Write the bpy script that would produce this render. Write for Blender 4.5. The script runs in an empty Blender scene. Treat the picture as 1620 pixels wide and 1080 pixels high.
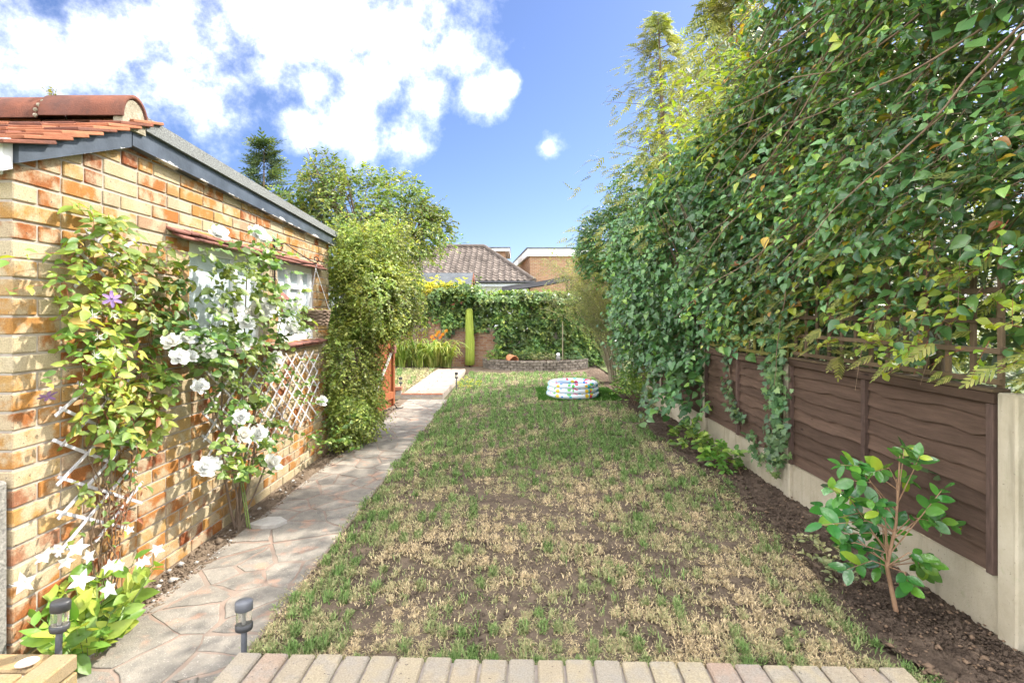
import bpy, math, random
import numpy as np
from mathutils import Vector, Matrix
R = math.radians
SC = bpy.context.scene
COL = SC.collection
random.seed(7)
RNG = np.random.default_rng(11)

# ------------------------------------------------------------------ camera
F, CX, CY, EYE = 805.0, 817.0, 496.0, 1.58      # calibrated on the fence bays and brick courses (1620 px wide photo)
cam_d = bpy.data.cameras.new('camera'); cam = bpy.data.objects.new('camera', cam_d); COL.objects.link(cam)
cam.location = (0, 0, EYE); cam.rotation_euler = (R(90), 0, 0)
cam_d.sensor_width = 36; cam_d.lens = 36 * F / 1620
cam_d.shift_x = -(CX - 810) / 1620; cam_d.shift_y = -(540 - CY) / 1620
cam_d.clip_end = 2000; cam_d.clip_start = 0.05
SC.camera = cam

# ------------------------------------------------------------------ sky, sun, exposure
SUN_EL, SUN_AZ = R(45), R(35)                    # azimuth from +x towards +y
sun_dir = Vector((math.cos(SUN_EL) * math.cos(SUN_AZ), math.cos(SUN_EL) * math.sin(SUN_AZ), math.sin(SUN_EL)))
world = bpy.data.worlds.new('World'); SC.world = world; world.use_nodes = True
wt = world.node_tree; wn = wt.nodes; wl = wt.links; wn.clear()
wout = wn.new('ShaderNodeOutputWorld'); wbg = wn.new('ShaderNodeBackground')
sky = wn.new('ShaderNodeTexSky'); sky.sky_type = 'NISHITA'; sky.sun_disc = False
sky.sun_elevation = SUN_EL; sky.sun_rotation = math.pi / 2 - SUN_AZ
sky.air_density = 1.0; sky.dust_density = 0.6; sky.ozone_density = 2.0
wbg.inputs['Strength'].default_value = 0.15
def px_dir(px, py): return Vector(((px - CX) / F, 1.0, -(py - CY) / F)).normalized()
clouds = [(px_dir(x, y), r / F) for x, y, r in [
    (-60, 60, 120), (60, 75, 105), (170, 85, 110), (290, 60, 120), (420, 20, 120), (540, 30, 130), (650, 60, 120), (715, 80, 80),
    (260, 120, 60), (590, 130, 85), (680, 150, 75), (745, 150, 52), (480, 205, 40), (560, 200, 85), (630, 215, 62), (500, 130, 45), (868, 232, 30), (800, 130, 22),
    (300, -120, 190), (620, -160, 150), (1195, 85, 26)]]
tc = wn.new('ShaderNodeTexCoord')
acc = None
for d, r in clouds:
    vd = wn.new('ShaderNodeVectorMath'); vd.operation = 'DISTANCE'; vd.inputs[1].default_value = d
    wl.new(tc.outputs['Generated'], vd.inputs[0])
    mr = wn.new('ShaderNodeMath'); mr.operation = 'MULTIPLY_ADD'; mr.inputs[1].default_value = -1 / r; mr.inputs[2].default_value = 1.0
    wl.new(vd.outputs['Value'], mr.inputs[0])
    if acc is None: acc = mr.outputs[0]
    else:
        mx = wn.new('ShaderNodeMath'); mx.operation = 'SMOOTH_MAX'; mx.inputs[2].default_value = 0.15
        wl.new(acc, mx.inputs[0]); wl.new(mr.outputs[0], mx.inputs[1]); acc = mx.outputs[0]
# added cloud outside the view, spread wide to brighten the shaded garden
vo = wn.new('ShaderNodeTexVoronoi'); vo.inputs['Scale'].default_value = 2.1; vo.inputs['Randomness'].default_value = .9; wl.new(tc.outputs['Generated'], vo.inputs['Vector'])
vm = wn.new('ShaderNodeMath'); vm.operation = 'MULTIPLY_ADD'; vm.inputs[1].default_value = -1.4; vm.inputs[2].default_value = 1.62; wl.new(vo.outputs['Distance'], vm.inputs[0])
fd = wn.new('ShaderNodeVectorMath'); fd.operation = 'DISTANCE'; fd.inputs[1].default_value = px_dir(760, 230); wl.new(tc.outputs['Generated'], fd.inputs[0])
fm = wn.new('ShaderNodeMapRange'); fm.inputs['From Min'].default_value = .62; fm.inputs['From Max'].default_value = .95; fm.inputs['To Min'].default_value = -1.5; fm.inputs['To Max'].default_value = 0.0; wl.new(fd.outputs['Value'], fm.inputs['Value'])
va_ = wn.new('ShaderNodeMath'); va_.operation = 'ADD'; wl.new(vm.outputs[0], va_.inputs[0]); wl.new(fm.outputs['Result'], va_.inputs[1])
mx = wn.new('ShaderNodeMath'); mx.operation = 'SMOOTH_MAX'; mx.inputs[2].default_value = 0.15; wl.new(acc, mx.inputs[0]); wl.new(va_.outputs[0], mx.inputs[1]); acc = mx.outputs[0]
def wnoise(scale, detail, rough):
    n = wn.new('ShaderNodeTexNoise'); n.inputs['Scale'].default_value = scale; n.inputs['Detail'].default_value = detail; n.inputs['Roughness'].default_value = rough
    wl.new(tc.outputs['Generated'], n.inputs['Vector']); return n.outputs['Fac']
n1 = wnoise(7, 10, .66); n2 = wnoise(30, 7, .65)
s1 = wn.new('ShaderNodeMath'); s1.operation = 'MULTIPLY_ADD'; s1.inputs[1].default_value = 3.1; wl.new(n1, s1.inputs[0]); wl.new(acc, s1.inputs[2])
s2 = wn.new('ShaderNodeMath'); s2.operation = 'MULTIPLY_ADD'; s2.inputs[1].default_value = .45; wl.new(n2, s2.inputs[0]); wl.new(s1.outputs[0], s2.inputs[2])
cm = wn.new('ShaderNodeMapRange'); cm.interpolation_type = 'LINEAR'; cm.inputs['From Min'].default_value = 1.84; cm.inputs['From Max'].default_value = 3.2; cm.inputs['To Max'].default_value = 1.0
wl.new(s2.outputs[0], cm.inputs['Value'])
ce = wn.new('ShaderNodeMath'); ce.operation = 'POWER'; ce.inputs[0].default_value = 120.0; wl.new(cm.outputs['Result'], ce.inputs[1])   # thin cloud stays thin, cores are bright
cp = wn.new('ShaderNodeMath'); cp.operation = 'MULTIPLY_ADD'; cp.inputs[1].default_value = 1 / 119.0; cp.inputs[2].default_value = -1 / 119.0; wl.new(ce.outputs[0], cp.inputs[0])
cmix = wn.new('ShaderNodeMix'); cmix.data_type = 'RGBA'
cloud_col = (33.0, 32.2, 31.2, 1)  # cloud set overbright so that it lifts the light in the shade
tint = wn.new('ShaderNodeMix'); tint.data_type = 'RGBA'; tint.blend_type = 'MULTIPLY'; tint.inputs['Factor'].default_value = 1.0; tint.inputs[7].default_value = (.235, .250, .320, 1); wl.new(sky.outputs['Color'], tint.inputs[6])
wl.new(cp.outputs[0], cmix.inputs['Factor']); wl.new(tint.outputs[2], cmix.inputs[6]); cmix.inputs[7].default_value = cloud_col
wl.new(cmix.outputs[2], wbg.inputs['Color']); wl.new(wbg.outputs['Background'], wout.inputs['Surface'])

sun_l = bpy.data.lights.new('sun', 'SUN'); sun_l.energy = 2.4; sun_l.angle = R(0.53); sun_l.color = (1.0, 0.93, 0.82)
sun = bpy.data.objects.new('sun', sun_l); COL.objects.link(sun)
sun.rotation_euler = (-sun_dir).to_track_quat('-Z', 'Y').to_euler(); sun.location = (20, 17, 25)
vs = SC.view_settings; vs.view_transform = 'Standard'; vs.look = 'None'; vs.exposure = 2.1; vs.gamma = 1.0; vs.use_curve_mapping = False
SC.cycles.use_denoising = True
SC.cycles.max_bounces = 8; SC.cycles.transparent_max_bounces = 8

# ------------------------------------------------------------------ pixel helpers
def onground(px, py, z=0.0):
    y = F * (EYE - z) / (py - CY); return Vector(((px - CX) / F * y, y, z))
def onwall(px, py, X):
    y = X * F / (px - CX); return Vector((X, y, EYE - (py - CY) / F * y))
def at(px, py, y): return Vector(((px - CX) / F * y, y, EYE - (py - CY) / F * y))

# ------------------------------------------------------------------ materials
MATS = {}
def nodes_of(name):
    m = bpy.data.materials.new(name); m.use_nodes = True
    nt = m.node_tree; nt.nodes.clear(); MATS[name] = m
    return m, nt, nt.nodes, nt.links
def rnd_socket(nt):
    n, l = nt.nodes, nt.links
    oi = n.new('ShaderNodeObjectInfo'); g = n.new('ShaderNodeNewGeometry')
    a = n.new('ShaderNodeMath'); a.operation = 'MULTIPLY_ADD'; a.inputs[1].default_value = 13.7
    l.new(oi.outputs['Random'], a.inputs[0]); l.new(g.outputs['Random Per Island'], a.inputs[2])
    f = n.new('ShaderNodeMath'); f.operation = 'FRACT'; l.new(a.outputs[0], f.inputs[0])
    return f.outputs[0]
def noise(nt, scale, detail=6, rough=.6, vec=None, stretch=None):
    n, l = nt.nodes, nt.links
    t = n.new('ShaderNodeTexNoise'); t.inputs['Scale'].default_value = scale; t.inputs['Detail'].default_value = detail; t.inputs['Roughness'].default_value = rough
    if vec is None:
        vec = n.new('ShaderNodeNewGeometry').outputs['Position']
    if stretch:
        mp = n.new('ShaderNodeMapping'); mp.inputs['Scale'].default_value = stretch; l.new(vec, mp.inputs['Vector']); vec = mp.outputs[0]
    l.new(vec, t.inputs['Vector']); return t.outputs['Fac']
def ramp(nt, fac, stops):
    r = nt.nodes.new('ShaderNodeValToRGB'); e = r.color_ramp.elements
    while len(e) < len(stops): e.new(0.5)
    for k, (p, c) in enumerate(stops):
        e[k].position = p; e[k].color = (*c, 1) if len(c) == 3 else c
    nt.links.new(fac, r.inputs['Fac']); return r.outputs['Color']
def mixc(nt, fac, a, b, mode='MIX'):
    m = nt.nodes.new('ShaderNodeMix'); m.data_type = 'RGBA'; m.blend_type = mode
    for s, v in ((m.inputs['Factor'], fac), (m.inputs[6], a), (m.inputs[7], b)):
        if hasattr(v, 'is_output'): nt.links.new(v, s)
        elif isinstance(v, (int, float)): s.default_value = v
        else: s.default_value = (*v, 1)
    return m.outputs[2]
def maprange(nt, v, a, b, c=0, d=1, smooth=True):
    m = nt.nodes.new('ShaderNodeMapRange'); m.interpolation_type = 'SMOOTHSTEP' if smooth else 'LINEAR'
    for k, x in (('From Min', a), ('From Max', b), ('To Min', c), ('To Max', d)): m.inputs[k].default_value = x
    nt.links.new(v, m.inputs['Value']); return m.outputs['Result']
def finish(nt, color, rough=.8, bump=None, bump_d=.01, bump_s=.6, spec=.3, **kw):
    n, l = nt.nodes, nt.links
    p = n.new('ShaderNodeBsdfPrincipled'); o = n.new('ShaderNodeOutputMaterial')
    if hasattr(color, 'is_output'): l.new(color, p.inputs['Base Color'])
    else: p.inputs['Base Color'].default_value = (*color, 1)
    if hasattr(rough, 'is_output'): l.new(rough, p.inputs['Roughness'])
    else: p.inputs['Roughness'].default_value = rough
    p.inputs['Specular IOR Level'].default_value = spec
    for k, v in kw.items(): p.inputs[k.replace('_', ' ')].default_value = v
    if bump is not None:
        b = n.new('ShaderNodeBump'); b.inputs['Distance'].default_value = bump_d; b.inputs['Strength'].default_value = bump_s
        l.new(bump, b.inputs['Height']); l.new(b.outputs['Normal'], p.inputs['Normal'])
    l.new(p.outputs[0], o.inputs['Surface']); return p
def simple(name, c1, c2, scale=6, rough=.8, bscale=60, bd=.004, spec=.3, var=.0, stretch=None, detail=7, **kw):
    m, nt, n, l = nodes_of(name)
    f = noise(nt, scale, detail, .65, stretch=stretch)
    col = ramp(nt, f, [(.3, c1), (.7, c2)])
    if var:
        r = rnd_socket(nt); v = maprange(nt, r, 0, 1, 1 - var, 1 + var, False)
        hs = n.new('ShaderNodeHueSaturation'); l.new(v, hs.inputs['Value']); l.new(col, hs.inputs['Color']); col = hs.outputs[0]
    finish(nt, col, rough, noise(nt, bscale, 5, .6, stretch=stretch), bd, .7, spec, **kw)
    return m
def leafmat(name, stops, rough=.42, trans=.3, spec=.45, clump=1.4, clump_amt=.35, hue=(.515, .47), tt=(1.9, 1.75, .55)):
    """stops: colour ramp over the per-leaf random value"""
    m, nt, n, l = nodes_of(name)
    r = rnd_socket(nt); col = ramp(nt, r, stops)
    cl = noise(nt, clump, 3, .5); v = maprange(nt, cl, .3, .7, 1 - clump_amt, 1 + clump_amt)
    hs = n.new('ShaderNodeHueSaturation'); l.new(v, hs.inputs['Value']); l.new(maprange(nt, noise(nt, clump * 1.7, 3, .5), .32, .68, hue[0], hue[1]), hs.inputs['Hue']); l.new(col, hs.inputs['Color']); col = hs.outputs[0] if clump_amt > .05 else col
    p = n.new('ShaderNodeBsdfPrincipled'); l.new(col, p.inputs['Base Color'])
    p.inputs['Roughness'].default_value = rough; p.inputs['Specular IOR Level'].default_value = spec
    bp = n.new('ShaderNodeBump'); bp.inputs['Distance'].default_value = .006; bp.inputs['Strength'].default_value = .5; l.new(noise(nt, 45, 3, .5), bp.inputs['Height']); l.new(bp.outputs['Normal'], p.inputs['Normal'])
    tr = n.new('ShaderNodeBsdfTranslucent')
    tcx = mixc(nt, 1.0, col, tt, 'MULTIPLY'); l.new(tcx, tr.inputs['Color'])
    mx = n.new('ShaderNodeMixShader'); mx.inputs[0].default_value = trans
    l.new(p.outputs[0], mx.inputs[1]); l.new(tr.outputs[0], mx.inputs[2])
    o = n.new('ShaderNodeOutputMaterial'); l.new(mx.outputs[0], o.inputs['Surface']); return m

def brickmat(name, stops, pale, bl=1.0, blot=.65):
    m, nt, n, l = nodes_of(name)
    r = rnd_socket(nt); base = ramp(nt, r, stops)
    tcn = n.new('ShaderNodeTexCoord'); oi = n.new('ShaderNodeObjectInfo')
    ad = n.new('ShaderNodeVectorMath'); ad.operation = 'MULTIPLY_ADD'; ad.inputs[1].default_value = (37, 53, 71)
    cb = n.new('ShaderNodeCombineXYZ'); [l.new(oi.outputs['Random'], cb.inputs[k]) for k in range(3)]
    l.new(cb.outputs[0], ad.inputs[0]); l.new(n.new('ShaderNodeNewGeometry').outputs['Position'], ad.inputs[2])
    vec = ad.outputs[0]
    f1 = maprange(nt, noise(nt, 9, 4, .6, vec), .42, .62)
    f1b = n.new('ShaderNodeMath'); f1b.operation = 'MULTIPLY'; f1b.inputs[1].default_value = blot; l.new(f1, f1b.inputs[0])
    col = mixc(nt, f1b.outputs[0], base, pale)
    f2 = maprange(nt, noise(nt, 160, 4, .7, vec), .35, .75, .72, 1.22, False)
    hs = n.new('ShaderNodeHueSaturation'); l.new(f2, hs.inputs['Value']); l.new(col, hs.inputs['Color']); col = hs.outputs[0]
    sp = maprange(nt, noise(nt, 70, 3, .6, vec), .66, .72)
    col = mixc(nt, sp, col, (.07, .05, .045))
    finish(nt, col, .9, noise(nt, 220, 5, .75, vec), .006, .8, .2)
    return m

brickmat('garage_brick', [(0, (.44, .29, .12)), (.2, (.40, .20, .055)), (.42, (.36, .145, .04)), (.60, (.25, .075, .03)), (.68, (.46, .38, .25)), (.84, (.44, .34, .19)), (1, (.38, .18, .05))], (.48, .40, .27), blot=.85)
brickmat('wall_brick', [(0, (.36, .19, .11)), (.35, (.30, .15, .09)), (.6, (.40, .25, .14)), (.8, (.25, .11, .08)), (1, (.42, .27, .17))], (.42, .32, .24), blot=.5)
brickmat('edging_brick', [(0, (.44, .37, .25)), (.3, (.40, .33, .23)), (.5, (.41, .29, .22)), (.7, (.36, .32, .26)), (1, (.43, .34, .22))], (.34, .31, .265), blot=.6)
brickmat('yellow_brick', [(0, (.36, .27, .13)), (.5, (.32, .23, .11)), (1, (.37, .25, .14))], (.30, .25, .17), blot=.5)
brickmat('red_brick', [(0, (.30, .12, .07)), (.5, (.36, .15, .09)), (1, (.40, .19, .12))], (.40, .27, .2), blot=.3)
simple('mortar', (.33, .28, .24), (.44, .39, .33), 14, .95, 180, .006, .1)
simple('mortar_dark', (.26, .22, .19), (.38, .33, .28), 14, .95, 180, .006, .1)
simple('soil', (.055, .04, .03), (.17, .125, .092), 10, 1.0, 55, .03, .1)
simple('dry_soil', (.12, .09, .065), (.22, .17, .125), 9, 1.0, 70, .015, .1)
simple('lawn_soil', (.07, .053, .041), (.19, .145, .103), 9, 1.0, 60, .02, .1)
simple('far_ground', (.06, .09, .03), (.14, .15, .07), 1.2, 1.0, 20, .03, .1)
simple('path_joint', (.26, .18, .14), (.24, .205, .17), 2.2, .95, 90, .006, .15)
m, nt, n, l = nodes_of('paving')
col = ramp(nt, noise(nt, 8, 7, .7), [(.3, (.15, .14, .125)), (.7, (.31, .28, .235))])
col = mixc(nt, maprange(nt, noise(nt, 5.5, 5, .6), .54, .72), col, (.37, .235, .17))
col = mixc(nt, maprange(nt, noise(nt, 130, 3, .6), .60, .72), col, (.42, .39, .35))
hs = n.new('ShaderNodeHueSaturation'); l.new(maprange(nt, rnd_socket(nt), 0, 1, .86, 1.14, False), hs.inputs['Value']); l.new(col, hs.inputs['Color'])
finish(nt, hs.outputs[0], .9, noise(nt, 120, 6, .7), .008, .8, .2)
simple('paving_pale', (.33, .31, .28), (.45, .43, .39), 20, .9, 120, .006, .2)
simple('slab', (.26, .21, .17), (.38, .31, .26), 6, .9, 120, .005, .2, var=.16)
m, nt, n, l = nodes_of('concrete')
col = ramp(nt, noise(nt, 3.5, 7, .65), [(.3, (.42, .36, .25)), (.7, (.56, .50, .38))])
col = mixc(nt, maprange(nt, noise(nt, 5, 5, .6, stretch=(3, 3, .35)), .52, .72, 0, .55), col, (.27, .235, .16))
col = mixc(nt, maprange(nt, noise(nt, 8, 6, .7), .60, .72, 0, .5), col, (.30, .31, .17))
col = mixc(nt, maprange(nt, noise(nt, 55, 3, .6), .66, .72, 0, .7), col, (.20, .17, .13))
finish(nt, col, .92, noise(nt, 90, 6, .7), .006, .8, .2)
simple('pebbledash', (.13, .125, .115), (.33, .315, .28), 60, .95, 110, .015, .2)
simple('felt', (.06, .066, .066), (.30, .31, .30), 150, .95, 150, .01, .15, detail=3)
simple('felt_blue', (.085, .095, .108), (.14, .152, .165), 3, .85, 200, .004, .2)
simple('clay_ridge', (.10, .05, .04), (.23, .085, .052), 9, .85, 120, .005, .25, var=.15)
simple('clay_tile', (.27, .10, .055), (.38, .16, .085), 10, .85, 120, .004, .2, var=.15)
simple('lichen_mortar', (.20, .17, .12), (.42, .38, .29), 30, .95, 100, .012, .1)
simple('brown_tile', (.13, .055, .045), (.27, .12, .09), 9, .8, 120, .004, .3, var=.2)
simple('white_paint', (.72, .73, .74), (.80, .80, .79), 4, .45, 40, .001, .4)
simple('trellis_paint', (.44, .42, .44), (.62, .60, .62), 20, .6, 90, .002, .3)
m, nt, n, l = nodes_of('dark_wood')
col = ramp(nt, noise(nt, 4, 7, .65, stretch=(10, 1.0, 10)), [(.3, (.082, .052, .036)), (.7, (.138, .088, .062))])
col = mixc(nt, maprange(nt, noise(nt, 9, 8, .7, stretch=(22, .9, 22)), .58, .70, 0, .6), col, (.055, .036, .028))
vk = n.new('ShaderNodeTexVoronoi'); vk.inputs['Scale'].default_value = 3.6; mpk = n.new('ShaderNodeMapping'); mpk.inputs['Scale'].default_value = (.01, .8, 2.4); l.new(n.new('ShaderNodeNewGeometry').outputs['Position'], mpk.inputs['Vector']); l.new(mpk.outputs[0], vk.inputs['Vector'])
col = mixc(nt, maprange(nt, vk.outputs['Distance'], .05, .10, .85, 0), col, (.035, .022, .018))
col = mixc(nt, maprange(nt, noise(nt, 30, 6, .75, stretch=(6, .7, 6)), .68, .74, 0, .6), col, (.30, .25, .21))
hs = n.new('ShaderNodeHueSaturation'); l.new(maprange(nt, rnd_socket(nt), 0, 1, .78, 1.22, False), hs.inputs['Value']); l.new(col, hs.inputs['Color'])
finish(nt, hs.outputs[0], .85, noise(nt, 40, 6, .7, stretch=(12, 1.0, 12)), .006, .8, .2)
simple('post_wood', (.07, .045, .035), (.14, .09, .07), 6, .85, 30, .004, .25, var=.2, stretch=(14, 14, 1.5))
simple('trellis_wood', (.10, .07, .045), (.17, .12, .07), 8, .85, 60, .003, .2, var=.25)
simple('trellis_olive', (.22, .20, .06), (.33, .29, .09), 8, .85, 60, .003, .2, var=.2)
simple('gate_wood', (.24, .07, .025), (.36, .12, .045), 4, .55, 30, .003, .4, var=.12, stretch=(10, 10, .8))
simple('grey_wood', (.42, .40, .38), (.58, .56, .53), 8, .8, 60, .003, .2)
simple('iron', (.02, .02, .02), (.05, .045, .04), 20, .5, 90, .002, .5, Metallic=.6)
simple('steel', (.35, .35, .36), (.55, .55, .55), 20, .35, 90, .001, .5, Metallic=.9)
simple('wicker', (.10, .065, .045), (.25, .18, .13), 25, .8, 100, .003, .25, var=.3)
simple('black_plastic', (.025, .026, .028), (.05, .05, .052), 12, .42, 200, .0006, .45)
simple('grey_plastic', (.07, .075, .085), (.13, .135, .15), 12, .45, 200, .0006, .45)
simple('bark', (.10, .07, .05), (.24, .18, .13), 20, .95, 60, .012, .15, stretch=(1, 1, .25))
simple('twig', (.13, .085, .055), (.26, .18, .12), 25, .9, 80, .004, .2)
simple('pale_twig', (.20, .17, .11), (.31, .27, .18), 25, .9, 80, .004, .2)
simple('red_stem', (.20, .045, .03), (.36, .11, .06), 25, .8, 80, .003, .25)
simple('green_stem', (.12, .18, .05), (.22, .28, .09), 25, .7, 80, .003, .3)
simple('camellia_stem', (.26, .15, .085), (.40, .25, .15), 25, .8, 80, .004, .3)
simple('terracotta', (.48, .19, .09), (.58, .27, .14), 9, .85, 100, .003, .2)
simple('stone', (.12, .10, .08), (.30, .26, .21), 9, .95, 60, .02, .15, var=.3)
simple('render_white', (.74, .74, .74), (.80, .80, .79), 2, .8, 90, .002, .2)
simple('upvc_grey', (.62, .66, .72), (.68, .72, .77), 2, .5, 90, .001, .3)
simple('mat_green', (.035, .11, .012), (.085, .20, .025), 90, .9, 300, .012, .2)
simple('cover_green', (.22, .28, .035), (.36, .42, .07), 5, .8, 10, .05, .3, stretch=(4, 4, .5))
simple('awning', (.012, .012, .013), (.03, .03, .032), 3, .85, 200, .002, .2)
simple('shed_wood', (.17, .06, .035), (.24, .09, .05), 5, .8, 40, .004, .2, stretch=(1, 1, 6), var=.15)
simple('pantile', (.085, .068, .057), (.175, .145, .124), 2.0, .9, 60, .01, .2, var=.25)
m, nt, n, l = nodes_of('house_brick')
bt = n.new('ShaderNodeTexBrick'); sp_ = n.new('ShaderNodeSeparateXYZ'); cb_ = n.new('ShaderNodeCombineXYZ'); l.new(n.new('ShaderNodeNewGeometry').outputs['Position'], sp_.inputs[0])
ad_ = n.new('ShaderNodeMath'); ad_.operation = 'ADD'; l.new(sp_.outputs['X'], ad_.inputs[0]); l.new(sp_.outputs['Y'], ad_.inputs[1]); l.new(ad_.outputs[0], cb_.inputs['X']); l.new(sp_.outputs['Z'], cb_.inputs['Y']); l.new(cb_.outputs[0], bt.inputs['Vector'])
bt.inputs['Scale'].default_value = 1.0; bt.inputs['Brick Width'].default_value = .225; bt.inputs['Row Height'].default_value = .075; bt.inputs['Mortar Size'].default_value = .008
bt.inputs['Color1'].default_value = (.36, .20, .105, 1); bt.inputs['Color2'].default_value = (.27, .15, .085, 1); bt.inputs['Mortar'].default_value = (.36, .29, .22, 1)
finish(nt, bt.outputs['Color'], .9, noise(nt, 60, 5, .6), .006, .6, .2)
simple('shell', (.72, .60, .52), (.82, .75, .70), 12, .5, 90, .001, .4)

# painted fascia with flaking at its lower edge
m, nt, n, l = nodes_of('fascia_paint')
tcn = n.new('ShaderNodeTexCoord'); sx = n.new('ShaderNodeSeparateXYZ'); l.new(tcn.outputs['UV'], sx.inputs[0])
fl = noise(nt, 11, 8, .72, stretch=(1, .35, 1)); low = maprange(nt, sx.outputs['Y'], 0.0, .5, .11, -.16, False)
a_ = n.new('ShaderNodeMath'); a_.operation = 'ADD'; l.new(fl, a_.inputs[0]); l.new(low, a_.inputs[1])
flake = maprange(nt, a_.outputs[0], .63, .66)
colr = ramp(nt, noise(nt, 5, 6, .6), [(.3, (.035, .045, .06)), (.75, (.085, .105, .135))])
finish(nt, mixc(nt, flake, colr, (.66, .64, .62)), .45, noise(nt, 40, 6, .6), .003, .5, .45)

# obscure patterned window glass
m, nt, n, l = nodes_of('obscure_glass')
colr = ramp(nt, noise(nt, 16, 8, .75), [(.3, (.33, .40, .44)), (.7, (.58, .64, .66))])
finish(nt, colr, .16, noise(nt, 75, 6, .7), .004, .55, .6)
m, nt, n, l = nodes_of('clear_plastic')
finish(nt, (.86, .84, .76), .12, Transmission_Weight=.9, IOR=1.2, spec=.5)

# inflatable pool print
def poolmat(name, base, amt):
    m, nt, n, l = nodes_of(name)
    v = n.new('ShaderNodeTexVoronoi'); v.inputs['Scale'].default_value = 11.5; l.new(n.new('ShaderNodeTexCoord').outputs['Object'], v.inputs['Vector'])
    hs = n.new('ShaderNodeSeparateColor'); l.new(v.outputs['Color'], hs.inputs[0])
    colr = ramp(nt, hs.outputs[0], [(0, (.02, .20, .62)), (.16, (.02, .20, .62)), (.17, (.75, .04, .10)), (.34, (.75, .04, .10)), (.35, (.80, .55, .03)), (.5, (.80, .55, .03)), (.51, (.10, .48, .08)), (.68, (.10, .48, .08)), (.69, (.75, .18, .38)), (.84, (.75, .18, .38)), (.85, (.05, .52, .62)), (1, (.05, .52, .62))])
    colr.node.color_ramp.interpolation = 'CONSTANT'
    d = maprange(nt, v.outputs['Distance'], .42, .46, 1, 0); k = n.new('ShaderNodeMath'); k.operation = 'LESS_THAN'; k.inputs[1].default_value = amt; l.new(hs.outputs[1], k.inputs[0])
    mm = n.new('ShaderNodeMath'); mm.operation = 'MULTIPLY'; l.new(d, mm.inputs[0]); l.new(k.outputs[0], mm.inputs[1])
    finish(nt, mixc(nt, mm.outputs[0], base, colr), .28, spec=.5)
poolmat('pool_print', (.74, .80, .86), .92); poolmat('pool_blue', (.42, .62, .82), .25)

leafmat('leaf_clematis', [(0, (.07, .15, .03)), (.4, (.14, .23, .04)), (.75, (.22, .30, .05)), (.94, (.36, .36, .07)), (1, (.36, .20, .10))], .5, .3)
leafmat('leaf_rose', [(0, (.06, .13, .03)), (.5, (.13, .23, .05)), (1, (.24, .33, .08))], .42, .25)
leafmat('leaf_bell', [(0, (.09, .20, .03)), (.6, (.18, .31, .05)), (1, (.34, .40, .07))], .45, .3)
leafmat('leaf_shrub', [(0, (.085, .135, .025)), (.5, (.19, .27, .05)), (.85, (.30, .38, .085)), (1, (.44, .47, .14))], .5, .3, clump=2.5)
leafmat('leaf_walnut', [(0, (.06, .12, .03)), (.5, (.125, .20, .05)), (.92, (.20, .27, .07)), (1, (.34, .34, .06))], .5, .3, clump=.7)
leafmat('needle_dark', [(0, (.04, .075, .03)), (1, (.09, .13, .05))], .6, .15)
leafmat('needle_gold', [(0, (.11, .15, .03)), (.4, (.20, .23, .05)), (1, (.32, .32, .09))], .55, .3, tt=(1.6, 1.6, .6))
leafmat('leaf_bramble', [(0, (.038, .105, .034)), (.4, (.080, .190, .058)), (.75, (.135, .275, .08)), (.93, (.24, .37, .06)), (.97, (.34, .36, .04)), (.99, (.50, .28, .03)), (1, (.32, .12, .05))], .34, .22, .6, 1.1, .35, hue=(.51, .49))
leafmat('leaf_vine', [(0, (.034, .095, .03)), (.5, (.070, .165, .05)), (.9, (.12, .25, .068)), (1, (.21, .34, .05))], .34, .2, .6, 1.1, .35, hue=(.51, .49))
leafmat('leaf_fresh', [(0, (.16, .27, .03)), (1, (.34, .40, .05))], .42, .35, .45)
leafmat('leaf_ivy', [(0, (.045, .10, .04)), (.5, (.08, .16, .06)), (.9, (.12, .21, .07)), (1, (.2, .29, .10))], .38, .15, .5)
leafmat('leaf_backivy', [(0, (.07, .14, .04)), (.5, (.12, .21, .06)), (.85, (.18, .28, .07)), (1, (.30, .37, .08))], .42, .25, .45, 1.5)
leafmat('leaf_yellow', [(0, (.32, .37, .03)), (1, (.50, .48, .06))], .45, .35)
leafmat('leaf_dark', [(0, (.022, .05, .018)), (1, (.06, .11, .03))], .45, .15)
leafmat('leaf_olive', [(0, (.14, .18, .055)), (.5, (.23, .27, .09)), (1, (.36, .38, .16))], .6, .25)
leafmat('leaf_camellia', [(0, (.03, .12, .025)), (.6, (.055, .19, .03)), (.9, (.10, .26, .03)), (1, (.30, .40, .04))], .2, .12, .6, clump_amt=.1)
leafmat('leaf_low', [(0, (.06, .14, .025)), (.7, (.13, .25, .04)), (1, (.24, .34, .07))], .42, .25)
leafmat('leaf_variegated', [(0, (.14, .19, .07)), (1, (.42, .42, .22))], .5, .25)
leafmat('leaf_strap', [(0, (.12, .21, .04)), (.6, (.23, .33, .07)), (1, (.42, .45, .16))], .45, .3)
leafmat('petal_white', [(0, (.78, .79, .76)), (1, (.84, .84, .82))], .6, .3, .2, clump_amt=.03, tt=(1, 1, 1))
leafmat('petal_cream', [(0, (.78, .76, .68)), (1, (.84, .83, .78))], .6, .25, .2, clump_amt=.03, tt=(1, 1, 1))
leafmat('petal_orange', [(0, (.72, .20, .01)), (1, (.80, .33, .03))], .6, .25, .2, tt=(1, 1, 1))
leafmat('petal_purple', [(0, (.20, .12, .27)), (1, (.30, .19, .38))], .6, .25, .2, tt=(1, 1, 1))
leafmat('dead_leaf', [(0, (.22, .10, .045)), (1, (.34, .20, .09))], .8, .2, .15)
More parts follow.
